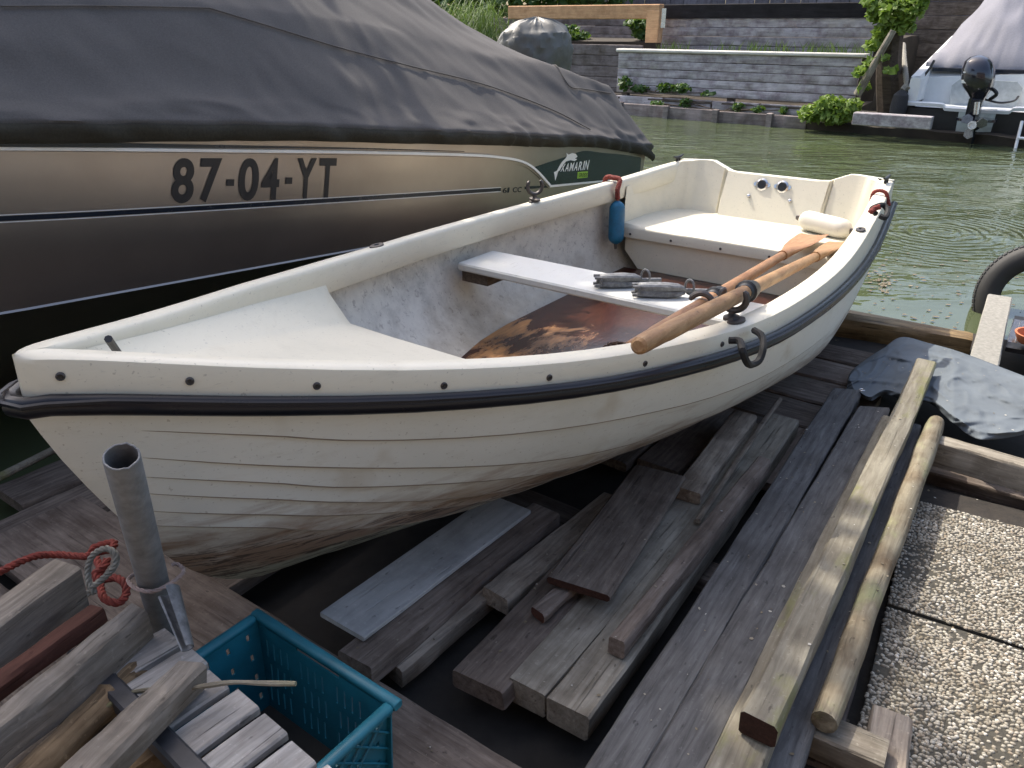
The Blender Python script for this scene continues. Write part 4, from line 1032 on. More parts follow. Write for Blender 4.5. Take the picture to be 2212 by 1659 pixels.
timber('plank', M['w_pale'], at(-80, 830, .0), at(52, 772, .0), .07, .03, seed=71, label='sunlit pale plank end just behind the bow', cat='plank')

# ================================================================== GREY MOTORBOAT
GBASE = Vector((1.6, -2.05, -.1)); GX = Matrix.Translation(-GBASE)
G = empty('motorboat', BFR @ GBASE, ROT, 'aluminium motorboat under a dark grey canvas cover beside the dinghy', 'boat')
zrail = lambda u: .521 + .126 * u
zchine = lambda u: .208 + .0775 * u
hbm = lambda u: .95 if u < 3 else .95 * max(.02, 1 - ((u - 3) / 2.5) ** 2)
def gs(u, z):
    f = hbm(u) / .95; k = max(0, zrail(u) - z)
    return -2.05 + .95 * f - .10 * k - .25 * max(0, k - .28) 
CU = [-.6, -.05, .45, 1.03, 1.55, 2.1, 3.0, 4.2, 5.3]
ZH = [.46, .565, .625, .70, .765, .835, .925, 1.06, 1.2]; SS = [-1.33, -1.45, -1.48, -1.50, -1.46, -1.40, -1.40, -1.55, -2.0]; ZS = [.83, .975, 1.03, 1.15, 1.21, 1.25, 1.27, 1.27, 1.24]; ZR = [.94, 1.2, 1.40, 1.58, 1.67, 1.72, 1.70, 1.56, 1.26]
gus2 = [-.72, -.70, -.6, -.4, -.2, 0, .25, .5, .75, 1, 1.25, 1.5, 1.75, 2, 2.25, 2.5, 2.75, 3, 3.3, 3.6, 3.9, 4.2, 4.5, 4.8, 5.1, 5.35]
q = MB()
for mir in (False, True):
    rows = []
    for u in gus2:
        row = []
        for k in range(9):
            zto = max(zrail(u) + .015, lin(CU, ZH, u) + .02); z = zto - (zto - zchine(u)) * k / 8; row.append((u, gs(u, z) if z < zrail(u) else gs(u, zrail(u)) + .0, z))
        zc = zchine(u); row += [(u, gs(u, zc) + .004, zc - .006), (u, gs(u, zc) - .035, zc - .02)]
        for k in range(1, 6): t = k / 5; row.append((u, (gs(u, zc) - .035) * (1 - t) + -2.05 * t, (zc - .02) * (1 - t) + (-.28 + .09 * max(0, u - 3)) * t))
        if mir: row = [(a, -4.10 - b, c) for a, b, c in row]
        rows.append(row)
    q.grid(rows)
    q.add([rows[0][k] for k in range(len(rows[0]))] + [(-.72, -2.05, zrail(-.72) + .1)], [tuple(range(len(rows[0]) + 1))])
GH = q.build('hull', M['alu'], G, xf=GX, ang=25)
def gsurf(x, y, off=.003):
    p = bs(x, y, -1.105); return Vector((p.x, gs(p.x, p.z) + off, p.z))
def ribbon(name, pts, wpx, mat, off=.003, parent=GH, n=60, relief=0):
    P = spline([(x, y, 0) for x, y in pts], n); top, bot = [], []
    for i, p in enumerate(P):
        d = P[min(i + 1, n)] - P[max(i - 1, 0)]; d.normalize(); nn = Vector((-d.y, d.x, 0)); 
        wv = wpx if not isinstance(wpx, tuple) else wpx[0] + (wpx[1] - wpx[0]) * i / n
        top.append(gsurf(p.x - nn.x * wv / 2, p.y - nn.y * wv / 2, off)); bot.append(gsurf(p.x + nn.x * wv / 2, p.y + nn.y * wv / 2, off))
    q = MB()
    if relief: q.grid([[v - Vector((0, relief, 0)) for v in top], top, bot, [v - Vector((0, relief, 0)) for v in bot]])
    else: q.grid([top, bot])
    return q.build(name, mat, parent, xf=GX, ang=40)
sw = [(-140, 318), (0, 320), (250, 322), (500, 325), (750, 328), (1000, 334), (1080, 340), (1125, 349), (1155, 367), (1190, 402)]
ribbon('hem_shade_band', [(x, y - 10 + 3 * max(0, x) / 1000) for x, y in sw[:6]], (14, 1), M['navy'], .004)  # dark strip painted where the cover's hem shades the hull top
ribbon('rub_rail', sw, (7.5, 4), M['vwhite'], .014, relief=.014)
ribbon('rail_lower_band', [(x, y + 9 - 4 * max(0, (x - 900) / 290)) for x, y in sw], (7, 3), M['alu'], .006, relief=.006)  # thin aluminium band below the white rail
stp = lambda x: 474 - (474 - 403) * ((x + 0) / 1190) ** 1.12 if x > 0 else 474 - x * .05
for nm, dy, w_, m_, x0, x1 in (('stripe', 0, (11.5, 7), 'navy', -140, 1086), ('stripe', 0, (6, 5), 'navy', 1137, 1187), ('stripe_edge', -8, (2.2, 1.4), 'vwhite', -140, 1086), ('stripe_edge', 8, (2.2, 1.4), 'vwhite', -140, 1086)):
    xs = [x0 + (x1 - x0) * k / 8 for k in range(9)]
    ribbon(nm, [(x, stp(x) + dy * (1 - .45 * max(0, x) / 1190)) for x in xs], w_, M[m_], .0016 if m_ == 'vwhite' else .0012)
ribbon('stripe_edge', [(1190, 403), (1230, 399), (1280, 394), (1330, 389), (1384, 381)], (5, 3), M['vwhite'], .0026)
q = MB(); T_, B_ = spline([(1152, 362, 0), (1180, 352, 0), (1215, 341, 0), (1258, 326, 0), (1300, 330, 0), (1345, 334, 0), (1384, 340, 0)], 30), spline([(1191, 402, 0), (1210, 400, 0), (1232, 397, 0), (1262, 394, 0), (1300, 390, 0), (1345, 385, 0), (1384, 379, 0)], 30)
q.grid([[gsurf(a.x + (b.x - a.x) * k / 6, a.y + (b.y - a.y) * k / 6, .0012) for a, b in zip(T_, B_)] for k in range(7)]); q.build('graphic_panel', M['teal'], GH, xf=GX)
def glyph(ch, quad, mat, bold=.0, shear=0, off=.0022, name='letter', extr=.0008):
    """quad: x0, x1, ytop-left, ytop-right, ybot-left, ybot-right in photo pixels"""
    cu = bpy.data.curves.new('t', 'FONT'); cu.body = ch; cu.offset = bold; cu.fill_mode = 'FRONT'; cu.resolution_u = 6
    ob = bpy.data.objects.new('t', cu); COL.objects.link(ob)
    me = bpy.data.meshes.new_from_object(ob); bpy.data.objects.remove(ob)
    xs = [v.co.x for v in me.vertices]; ys = [v.co.y for v in me.vertices]; x0, x1, y0, y1 = min(xs), max(xs), min(ys), max(ys)
    X0, X1, a, b, c, d = quad
    vs = []
    for v in me.vertices:
        fx = (v.co.x - x0) / (x1 - x0); fy = (v.co.y - y0) / (y1 - y0)
        px = X0 + (X1 - X0) * fx + shear * fy; py = (c + (d - c) * fx) * (1 - fy) + (a + (b - a) * fx) * fy
        vs.append(gsurf(px, py, off))
    q = MB(); q.add(vs, [tuple(p.vertices) for p in me.polygons])
    o = q.build(name, mat, GH, xf=GX, smooth=False); bpy.data.meshes.remove(me); bpy.data.curves.remove(cu); return o
def flat(name, pts, mat, off=.0022):
    q = MB(); q.add([gsurf(x, y, off) for x, y in pts], [tuple(range(len(pts)))]); return q.build(name, mat, GH, xf=GX, smooth=False)
k_ = 2.967
for ch, x0, x1 in (('8', 1105, 1248), ('7', 1283, 1420), ('0', 1533, 1663), ('4', 1680, 1795), ('Y', 1903, 2027), ('T', 2047, 2155)):
    yb = lambda x: 1308 - (x - 1105) * .039
    glyph(ch, (x0 / k_, x1 / k_, 1013 / k_, 1013 / k_, yb(x0) / k_, yb(x1) / k_), M['vgrey'], .028, name='registration_' + ('digit' if ch.isdigit() else 'letter'))
for x0, x1, y0, y1 in ((1455, 1505, 1150, 1193), (1833, 1877, 1138, 1180)):
    flat('registration_hyphen', [(x0 / k_, y0 / k_), (x1 / k_, y0 / k_), (x1 / k_, y1 / k_), (x0 / k_, y1 / k_)], M['vgrey'])
c2 = lambda x, y: (733.3 + (x - 0) / k_ - 0.1, y / k_)
tx = 'XAMARIN'; x_ = 1418
for i, ch in enumerate(tx):
    wch = 26 if ch != 'I' else 10
    yt = 1052 - i * 4.0; yb_ = 1101 - i * 2.0
    a = c2(x_, yt); b = c2(x_ + wch - 3, yb_)
    glyph(ch, (a[0], b[0], yt / k_, (yt - 3) / k_, yb_ / k_, (yb_ - 2) / k_), M['vwhite'], .022, shear=2.6, name='brand_letter'); x_ += wch + 2.0
flat('logo_fish', [c2(*p) for p in ((1447, 978), (1462, 990), (1485, 980), (1508, 985), (1521, 1003), (1505, 1016), (1520, 1020), (1505, 1032), (1478, 1026), (1450, 1034), (1428, 1062), (1414, 1092), (1404, 1100), (1398, 1130), (1390, 1160), (1384, 1128), (1377, 1104), (1396, 1094), (1408, 1066), (1424, 1036), (1443, 1016), (1452, 1000))], M['vwhite'])
flat('model_badge', [c2(*p) for p in ((1530, 1103), (1595, 1097), (1595, 1138), (1530, 1145))], M['vgreen'])
x_ = 1537
for ch in 'CROSS':
    a = c2(x_, 1110); b = c2(x_ + 9, 1133); glyph(ch, (a[0], b[0], a[1], a[1], b[1], b[1]), M['navy'], .012, shear=1.0, off=.0034, name='badge_letter'); x_ += 11
x_ = 1058
for ch in '61 CC':
    if ch == ' ': x_ += 18; continue
    wch = 30 if ch != '1' else 16
    a = c2(x_, 1204 - (x_ - 1058) * .04); b = c2(x_ + wch - 5, 1238 - (x_ - 1058) * .05); glyph(ch, (a[0], b[0], a[1], a[1], b[1], b[1]), M['navy'], .012, shear=1.2, name='model_letter'); x_ += wch
# canvas cover
def cover_pt(u, t, side, end=1.0):
    zh = cr(CU, ZH, u); ss = cr(CU, SS, u); zs = cr(CU, ZS, u); zr_ = cr(CU, ZR, u); f = hbm(u) / .95
    sh = -2.05 + .985 * f; ss = -2.05 + (ss + 2.05) * (1 if u < 3 else f)
    key = [(0, sh - .01, zh), (.10, sh + .008, zh + .05), (.30, sh * .72 + ss * .28 + .02, zh + (zs - zh) * .30), (.58, ss, zs), (.62, ss - .03, zs + .02), (.8, (ss - 2.05) / 2, (zs + zr_) / 2 - .015), (1, -2.05, zr_)]
    s_ = lin([k[0] for k in key], [k[1] for k in key], t); z = lin([k[0] for k in key], [k[2] for k in key], t)
    low = max(0, 1 - t / .35)
    fold = .017 * low ** .7 * math.sin(u * 40 + 4 * nz(u * 3, 1, 0) - 6 * t) * (1 if u < .8 else .25) * max(0, nz(u * 2, 2, t) + .7)
    fold += .016 * nz(u * 2.2 + t * 3, t * 5 - u * 1.5, side * 3) + .010 * nz(u * 7 - t * 6, t * 7, 5 + side) + .004 * nz(u * 18, t * 14 + u * 9, 8)
    fold += .012 * (1 - min(1, abs(nz(u * 1.6 + t * 1.2, t * 2.2 - u * 1.1, 41 + side)) * 4)) * max(0, 1 - t) + .008 * (1 - min(1, abs(nz(u * 3.2 - t * 2.5, t * 3 + u * 1.3, 51)) * 4)) * max(0, .9 - t)
    peak = max(0, 1 - abs(u - 2.1) / 1.0)   # folds fanning down from the windscreen corner
    an = math.atan2(u - 2.1, max(.02, .60 - t)); fold += .012 * peak * math.sin(an * 16) * max(0, .56 - t)
    s_ += fold; z += fold * .5 * t
    if end < 1: z = zh - .02 + (z - zh + .02) * end; 
    if side < 0: s_ = -4.10 - s_
    return Vector((u, s_, z))
q = MB(); rows = []
NU = 230; NTt = 52
for i in range(NU + 7):
    if i < 6:
        u, en = ((-.835, .02), (-.83, .22), (-.81, .45), (-.77, .68), (-.71, .88), (-.65, .97))[i]
    else: u = -.6 + 5.9 * (i - 6) / NU; en = 1.0
    f = (cover_pt(u, k / NTt, 1, en) for k in range(NTt + 1)); row = list(f)
    row += [cover_pt(u, 1 - k / NTt, -1, en) for k in range(1, NTt + 1)]
    if i < 6: row = [Vector((a.x + .10 * (1 - en) * (abs(a.y + 2.05) / .95) ** 2, -2.05 + (a.y + 2.05) * (1 - .05 * (1 - en)), a.z)) for a in row]
    rows.append(row)
q.grid(rows); cv = q.build('cover', M['fabric'], G, xf=GX, ang=70)
q = MB(); rows = []
for i in range(260):
    u = -.80 + 4.6 * i / 259; row = []
    for k in range(5):
        p = cover_pt(max(u, -.6), .0 + .105 * k / 4, 1); p.x = u
        if u < -.6: p.z -= (-.6 - u) * .35; p.y -= (-.6 - u) ** 2 * .8
        g_ = .007 * nz(u * 34, k * .5, 2) * (1.2 if u < 1 else .35) * (1 - abs(k - 2) / 3)
        p.y += .012 + g_ + (-.010 if k in (0, 4) else 0); p.z += -.012 + g_ * .4; row.append(p)
    rows.append(row)
q.grid(rows); q.build('hem', M['hem'], cv, xf=GX, ang=70)
for pts in (((450, 20), (590, 62), (735, 106), (890, 146), (1043, 184), (1185, 236), (1273, 281)), ((0, 17), (220, 16), (450, 20)), ((1188, 131), (1205, 150), (1228, 187), (1255, 193), (1282, 197), (1318, 203))):
    q = MB(); P = []; u, t = bs(pts[0][0], pts[0][1], -1.4).x, .58
    for p in spline([(x, y, 0) for x, y in pts], 60):
        for it_ in range(8):
            def pr(u, t):
                w_ = BFR @ cover_pt(u, t, 1) - Vector((0, 0, CAM_H)); dp = w_.y * _c - w_.z * _s; up_ = w_.y * _s + w_.z * _c
                return Vector((CX + FPX * w_.x / dp - p.x, CY - FPX * up_ / dp - p.y))
            f0 = pr(u, t); fu = (pr(u + .002, t) - f0) / .002; ft = (pr(u, t + .002) - f0) / .002; de = fu.x * ft.y - fu.y * ft.x
            if abs(de) < 1: break
            u -= max(-.15, min(.15, (f0.x * ft.y - f0.y * ft.x) / de)); t -= max(-.08, min(.08, (fu.x * f0.y - fu.y * f0.x) / de)); t = max(.02, min(.75, t))
        P.append(cover_pt(u, t, 1) + Vector((0, .006, .004)))
    q.tube(P, .0035, 5); q.build('seam', M['fabric'], cv, xf=GX)
# flap patch near the stern of the cover
# outboard under its own hood
OBc = BFR @ Vector((-1.02, -2.18, .35)); OB = empty('outboard_motor', OBc, ROT, 'outboard motor under an olive grey hood behind the covered motorboat', 'outboard')
q = MB(); rings = []
for k in range(44):
    t = k / 43; h = .92 * (t if t < .8 else .8 + (t - .8) * .75)
    r = cr([0, .25, .5, .68, .80, .88, .94, .98, 1.0], [.15, .20, .255, .27, .258, .225, .17, .10, .004], t)
    ring = []
    for j in range(72):
        an = 2 * math.pi * j / 72; wr = .022 * nz(math.cos(an) * 3, math.sin(an) * 3, t * 5) + .020 * nz(math.cos(an) * 7, math.sin(an) * 7 + t * 9, t * 16) + .006 * nz(an * 1.0, t * 30, 2)
        ring.append((math.cos(an) * (r * 1.18 + wr) - .03 * t, math.sin(an) * (r * .86 + wr), h + wr * .5))
    rings.append(ring)
q.loft(rings); q.build('hood', plain('olive_hood', (.11, .108, .095), .5, var=.08, scale=30, spec=.5), OB)
q = MB(); q.rbox((-.07, -.06, -.75), (.07, .06, .02), .02); q.build('leg', M['steel'], OB)

# ================================================================== FAR BANK
def bbox_plank(parent, name, mat, x0, x1, y, z0, z1, th=.04, seed=1, seg=6):
    o = timber_mesh(abs(x1 - x0), th, z1 - z0 - .006, seed, seg=seg, wob=.002, round_=.006).build(name, mat, parent, ang=40)
    o.matrix_basis = Matrix.Translation((min(x0, x1), y, z1 - .003)); return o
def bank_thing(name, label, cat, group=None):
    e = empty(name, BO, BROT, label, cat, group); return e
# lower planked wall
W1 = bank_thing('retaining_wall', 'lower grey plank retaining wall with a bright cap board', 'wall')
yb = .42; tl, tr, bl, br = bk(1338, 110, yb), bk(1862, 127, yb), bk(1338, 200, yb), bk(1862, 216, yb)
zt, zb_ = (tl.z + tr.z) / 2, (bl.z + br.z) / 2 - .03; n = 5; x0, x1 = tl.x, tr.x
for k in range(n):
    za = zt - (zt - zb_) * (k + 1) / n; zz = zt - (zt - zb_) * k / n
    bbox_plank(W1, 'plank', M['w_fence'], x0, x1, yb + .004 * (k % 2), za, zz, .045, 100 + k, 12)
for x_ in (x0 + .05, (x0 + x1) / 2, x1 - .06): bbox_plank(W1, 'post', M['w_fencedark'], x_, x_ + .1, yb + .10, zb_ - .2, zt - .02, .1, 120)
q = MB(); q.rbox((x0 - .03, yb - .06, zt + .001), (x1 + .05, yb + .16, zt + .048), .012); q.build('cap_board', M['w_cap'], W1)
W1x0, W1x1, W1zt, W1yb = x0, x1, zt, yb
# upper planked wall
W2 = bank_thing('retaining_wall', 'upper grey plank wall with a dark top board, set back behind the lower wall', 'wall')
yb = 1.30; tl, tr, bl = bk(1432, 44, yb), bk(1884, 33, yb), bk(1432, 108, yb); zt = (tl.z + tr.z) / 2; zb_ = bl.z - .05; x0, x1 = tl.x, tr.x + .1; n = 4
for k in range(n):
    bbox_plank(W2, 'plank', M['w_fence'], x0, x1, yb + .004 * (k % 2), zt - (zt - zb_) * (k + 1) / n, zt - (zt - zb_) * k / n, .045, 130 + k, 12)
q = MB(); q.rbox((x0 - .05, yb - .06, zt + .002), (x1, yb + .05, bk(1432, 10, yb).z), .01); q.build('top_board', M['w_black'], W2)
bbox_plank(W2, 'post', M['w_fencedark'], x0 - .02, x0 + .1, yb + .09, zb_, zt, .09, 140)
# old wall on the left
W3 = bank_thing('retaining_wall', 'old brown plank wall left of the lower grey wall', 'wall')
yb = .95; tl, tr, bl = bk(1100, 92, yb), bk(1342, 94, yb), bk(1200, 205, yb); zt = tl.z; zb_ = bl.z; n = 5
for k in range(n): bbox_plank(W3, 'plank', M['w_fencedark'], bk(1000, 95, yb).x - 1.5, tr.x + .4, yb + .004 * (k % 2), zt - (zt - zb_) * (k + 1) / n, zt - (zt - zb_) * k / n, .045, 150 + k, 12)
W4 = bank_thing('garden_fence', 'dark plank fence behind the new timber frame', 'fence')
yb = 2.1; a = bk(1190, 38, yb); b = bk(1440, 95, yb); n = 3
for k in range(n): bbox_plank(W4, 'plank', M['w_fencedark'], a.x - 4, b.x + .2, yb + .004 * (k % 2), a.z - (a.z - b.z) * (k + 1) / n, a.z - (a.z - b.z) * k / n, .045, 160 + k, 12)
# low quay boards and posts at the waterline
W5 = bank_thing('quay_edge', 'low mossy quay edge of grey boards and short posts at the waterline', 'quay')
xs = [bk(x, 245, 0).x for x in (1290, 1345, 1447, 1556, 1675, 1760)]
for k in range(5):
    zt_ = bk((1290, 1345, 1447, 1556, 1675)[k] + 40, (222, 224, 232, 240, 247)[k], 0).z
    bbox_plank(W5, 'board', M['w_fencedark'], xs[k] + .035, xs[k + 1] - .035, -.02 - .04 * k, WZ - .1, zt_, .05, 170 + k)
    bbox_plank(W5, 'post', M['w_fencedark'], xs[k] - .04, xs[k] + .04, -.05 - .04 * k, WZ - .15, zt_ + .02, .08, 180 + k, 3)
yb = .24
for k in range(4):
    xa, xb = bk(1330 + 105 * k, 215, yb).x, bk(1432 + 105 * k, 215, yb).x
    bbox_plank(W5, 'back_board', M['w_fence'], xa + .003, xb - .003, yb + .006 * (k % 2), bk(1432, 242, yb).z, bk(1432, 211, yb).z, .04, 190 + k)
q = MB(); p0, p1 = bk(1300, 203, .3), bk(1770, 214, .3); q.rbox((p0.x, .22, p0.z - .05), (p1.x, .36, p0.z - .012), .006); q.build('ledge', M['w_dark'], W5)
# new timber frame
W6 = bank_thing('beam_frame', 'new orange brown timber beam with one hanging post', 'beam')
yb = .85; p0, p1 = bk(1103, 13, yb), bk(1428, 41, yb); x_ = bk(1400, 60, yb).x
q = MB(); q.rbox((p0.x, yb - .08, p1.z), (p1.x, yb + .08, p0.z), .012); bm_ = q.build('beam', M['w_new'], W6)
q = MB(); q.rbox((x_, yb - .085, bk(1410, 92, yb).z), (p1.x + .005, yb + .085, p1.z + .12), .01); q.build('post', M['w_new'], W6)
for xx in (1430,):
    q = MB(); a = bk(xx, 18, yb - .1); b = bk(xx + 6, 60, yb - .1); q.box((a.x, yb - .095, b.z), (b.x, yb - .088, a.z)); q.build('bracket', M['chrome'], W6, smooth=False)
# shed behind
W7 = bank_thing('shed', 'grey violet clad shed behind the upper wall', 'shed')
yb = 4.2; zb_ = 1.0
for k in range(34):
    x_ = -3.2 + k * .28; bbox = timber_mesh(1.7, .03, .27, 200 + k, seg=3).build('cladding_board', M['shed'], W7); bbox.matrix_basis = Matrix.Translation((x_, yb, zb_)) @ Matrix.Rotation(R(-90), 4, 'Y')
q = MB(); q.box((-3.3, yb - .2, 2.75), (6.5, yb + 3, 2.85)); q.build('roof', M['w_dark'], W7, smooth=False)
# dark timber screen and slipway right of the walls
W8 = bank_thing('timber_screen', 'dark timber screen behind the ivy and the far boat', 'screen')
yb = 3.55; a = bk(1862, 60, yb)
for k in range(9): bbox_plank(W8, 'plank', M['w_dark'], a.x, a.x + 5, yb + .006 * (k % 2), -.12 + k * .2, .08 + k * .2, .04, 240 + k)
q = MB(); p0, p1 = bk(1846, 242, -.75), bk(1990, 275, -.75); q.rbox((p0.x, -.8, p1.z - .02), (p1.x + .1, -.66, p0.z), .01)
o = q.build('slip_beam', M['w_fence'], base=True, xf=BK); tag(o, 'grey timber beam at the water under the far boat and beside the ivy bush', 'beam')
q = MB(); rows = []
for i in range(30):
    x = bk(1720, 260, -.3).x + 5.5 * i / 29
    rows.append([(x, -.15 - .10 * i * .18 - .06 * nz(x * 3, 0, 0), WZ - .1), (x, -.2 - .018 * i + .06 * nz(x * 5, 1, 0), WZ + .10 + .03 * nz(x * 6, 3, 1)), (x, .1, WZ + .14 + .03 * nz(x * 5, 5, 0)), (x, .6, WZ + .2)])
q.grid(rows); tag(q.build('stone_bank', M['bank'], xf=BK), 'dark stony shore under the ivy bush', None, kind='structure')

# ---- foliage
def leaf_mesh(points, size, rng, name, mat, parent=None, xf=None, long_=1.3, droop=.3, base=False, fold=.25):
    q = MB()
    for p in points:
        s_ = size * rng.uniform(.6, 1.35); n_ = Vector((rng.gauss(0, .6), rng.gauss(0, .6) - .3, rng.gauss(.55, .45))).normalized()
        t = n_.orthogonal().normalized(); t = Matrix.Rotation(rng.uniform(0, 6.28), 3, n_) @ t; b = n_.cross(t); p = Vector(p)
        q.add([p - t * s_ * long_ * .5, p + b * s_ * .5 - n_ * s_ * fold * .3, p + t * s_ * long_ * .2 + b * s_ * .34 - n_ * s_ * fold * .2, p + t * s_ * long_ * .55 - n_ * s_ * droop * .3, p + t * s_ * long_ * .2 - b * s_ * .34 - n_ * s_ * fold * .2, p - b * s_ * .5 - n_ * s_ * fold * .3, p],
              [(0, 1, 6), (1, 2, 6), (2, 3, 6), (3, 4, 6), (4, 5, 6), (5, 0, 6)])
    me_q = q
    if xf is not None: q.v = [xf @ v for v in q.v]
    loc = None
    if base:
        loc = Vector((sum(v.x for v in q.v) / len(q.v), sum(v.y for v in q.v) / len(q.v), min(v.z for v in q.v))); q.v = [v - loc for v in q.v]
    me = bpy.data.meshes.new(name); me.from_pydata([tuple(v) for v in q.v], [], q.f); me.materials.append(mat)
    o = inst(me, name, parent)
    if loc: o.location = loc
    return o
def cloud(rng, blobs, n):
    out = []; wsum = sum(b[1][0] * b[1][1] * b[1][2] for b in blobs)
    for c, r in blobs:
        k = int(n * r[0] * r[1] * r[2] / wsum)
        for _ in range(k):
            v = Vector((rng.gauss(0, 1), rng.gauss(0, 1), rng.gauss(0, 1))).normalized() * (rng.random() ** .35)
            out.append(Vector(c) + Vector((v.x * r[0], v.y * r[1], v.z * r[2])))
    return out
rng = random.Random(11)
def shrub(name, label, cx, cy, yb, blobs_px, n, size, mat, cat='shrub', depth=.25):
    bl = []
    for (x, y, rx, ry) in blobs_px:
        c = bk(x, y, yb); e1_ = bk(x + rx, y, yb); e2_ = bk(x, y + ry, yb); bl.append((c + Vector((0, rng.uniform(-.08, .08), 0)), (abs(e1_.x - c.x), depth, abs(e2_.z - c.z))))
    b0 = bk(cx, cy, yb); e = empty(name, BK @ b0, BROT, label, cat)
    leaf_mesh([p - b0 for p in cloud(rng, bl, n)], size, rng, 'foliage', mat, e)
    q = MB()
    for c, r in bl:
        for k in range(2): q.tube(spline([Vector((rng.uniform(-.05, .05), .02, 0)), (c - b0) * .5 + Vector((rng.uniform(-.05, .05), .03, 0)), c - b0 + Vector((rng.uniform(-.5, .5) * r[0], 0, rng.uniform(-.2, .5) * r[2]))], 8), .006, 5)
    q.build('stem', M['trunk'], e); return e
shrub('ivy_bush', 'bright green ivy bush hanging over the quay edge at the water', 1800, 262, -.35, [(1755, 245, 28, 20), (1795, 225, 34, 20), (1830, 240, 26, 24), (1800, 250, 45, 18), (1775, 232, 20, 16), (1845, 225, 14, 14)], 1500, .055, M['ivy'], 'bush', .22)
shrub('shrub', 'small dark shrub against the dark fence left of the hanging post', 1240, 92, 1.6, [(1232, 70, 20, 18), (1255, 78, 16, 12)], 320, .07, M['bush'])
shrub('shrub', 'leafy dark green shrub directly left of the hanging post', 1385, 92, 1.5, [(1385, 62, 22, 22), (1372, 50, 16, 12), (1395, 78, 14, 14)], 420, .075, M['bush'])
shrub('hedge', 'dark hedge behind the reed clump and the timber beam', 1000, 60, 3.2, [(900, 20, 60, 40), (1000, 10, 70, 45), (1100, 0, 70, 45), (1200, -10, 70, 40), (1300, -10, 70, 40), (950, -40, 90, 50), (1120, -60, 90, 50), (1280, -60, 90, 50)], 2600, .14, M['bush'], 'hedge', .5)
shrub('weeds', 'low dark weeds at the foot of the lower grey wall', 1410, 200, .28, [(1350, 180, 14, 16), (1380, 192, 22, 8), (1440, 190, 26, 10), (1475, 190, 22, 10), (1530, 202, 16, 5)], 700, .045, M['bush'], 'weeds', .08)
shrub('weeds', 'small weeds sprouting on the quay edge behind the waterline boards', 1560, 240, .12, [(1480, 222, 14, 9), (1590, 232, 14, 10), (1640, 236, 14, 9), (1420, 224, 16, 6), (1690, 240, 10, 9)], 260, .05, M['bush'], 'weeds', .06)
# ivy clad tree
b0 = bk(1925, 245, .15); IT = empty('ivy_tree', BK @ b0, BROT, 'ivy clad tree trunk between the plank walls and the far boat', 'tree')
q = MB(); tp_ = [bk(1925, 250, .15) - b0, bk(1920, 150, .15) - b0, bk(1928, 60, .15) - b0, bk(1940, -60, .2) - b0, bk(1945, -250, .3) - b0]
q.tube(spline(tp_, 24), [.17 - .003 * k for k in range(25)], 10)
q.tube(spline([tp_[2], bk(1975, 0, .1) - b0, bk(2010, -120, .1) - b0], 10), .06, 8); q.build('trunk', M['trunk'], IT)
bl = []
for (x, y, rx, ry, yy) in ((1895, 20, 20, 30, -.05), (1905, 70, 18, 20, -.1), (1890, 95, 20, 14, -.1), (1940, 20, 40, 38, -.2), (1975, 15, 30, 26, -.25), (1990, -20, 26, 26, -.2), (1950, 55, 26, 16, -.15), (1880, 5, 14, 10, -.1), (1935, -60, 70, 50, 0), (1900, -110, 70, 50, .2), (1980, -160, 80, 60, .1), (1875, 140, 10, 16, -.3), (1858, 155, 7, 14, -.35), (1905, 125, 10, 8, -.3), (1866, 185, 9, 12, -.3), (1925, 152, 16, 5, -.3)):
    c = bk(x, y, yy); bl.append((c - b0, (abs(bk(x + rx, y, yy).x - c.x), .22, abs(bk(x, y + ry, yy).z - c.z))))
leaf_mesh(cloud(rng, bl, 5600), .07, rng, 'crown', M['ivy'], IT)
a, b = BK @ bk(1852, 205, -.42), BK @ bk(1930, 66, -.42); q = MB(); q.tube([a, a.lerp(b, .5) + Vector((0, 0, .01)), b], [.05, .043, .036], 10); d = (b - a).normalized()
mt = Matrix.Translation(a) @ d.to_track_quat('X', 'Z').to_matrix().to_4x4(); o = q.build('leaning_pole', M['w_olive'], xf=mt.inverted()); o.matrix_basis = mt; tag(o, 'weathered pole leaning against the ivy clad tree', 'pole')
# grass on the cap board and reeds on the left
q = MB(); rg_ = random.Random(4)
def blade(q, p, h, lean, w_):
    d = Vector((math.cos(lean), math.sin(lean) * .4, 0)); n_ = Vector((-d.y, d.x, 0)) if abs(d.x) < .3 else Vector((0, 1, 0)); sd = Vector((1, 0, 0)) * w_
    a = p; b = p + Vector((0, 0, h * .6)) + d * h * .12; c = p + Vector((0, 0, h)) + d * h * .42
    q.add([a - sd, a + sd, b + sd * .7, b - sd * .7, c], [(0, 1, 2, 3), (3, 2, 4)])
for k in range(420):
    x = W1x0 + .5 + (W1x1 - W1x0 - .5) * rg_.random(); dens = mn.noise(Vector((x * 2.2, 0, 0))) + (x - W1x0) / (W1x1 - W1x0) * .5
    if rg_.random() > .25 + dens: continue
    blade(q, Vector((x, W1yb + rg_.uniform(.14, .6), W1zt - .05)), rg_.uniform(.10, .27), rg_.uniform(0, 6.28), .008)
o = q.build('grass', M['grass'], xf=BK, smooth=False); tag(o, 'sunlit grass along the cap board of the lower wall', None, kind='stuff')
b0 = bk(1030, 95, .8); RE = empty('reed_clump', BK @ b0, BROT, 'clump of arching reed grass above the covered motorboat', 'reeds'); q = MB()
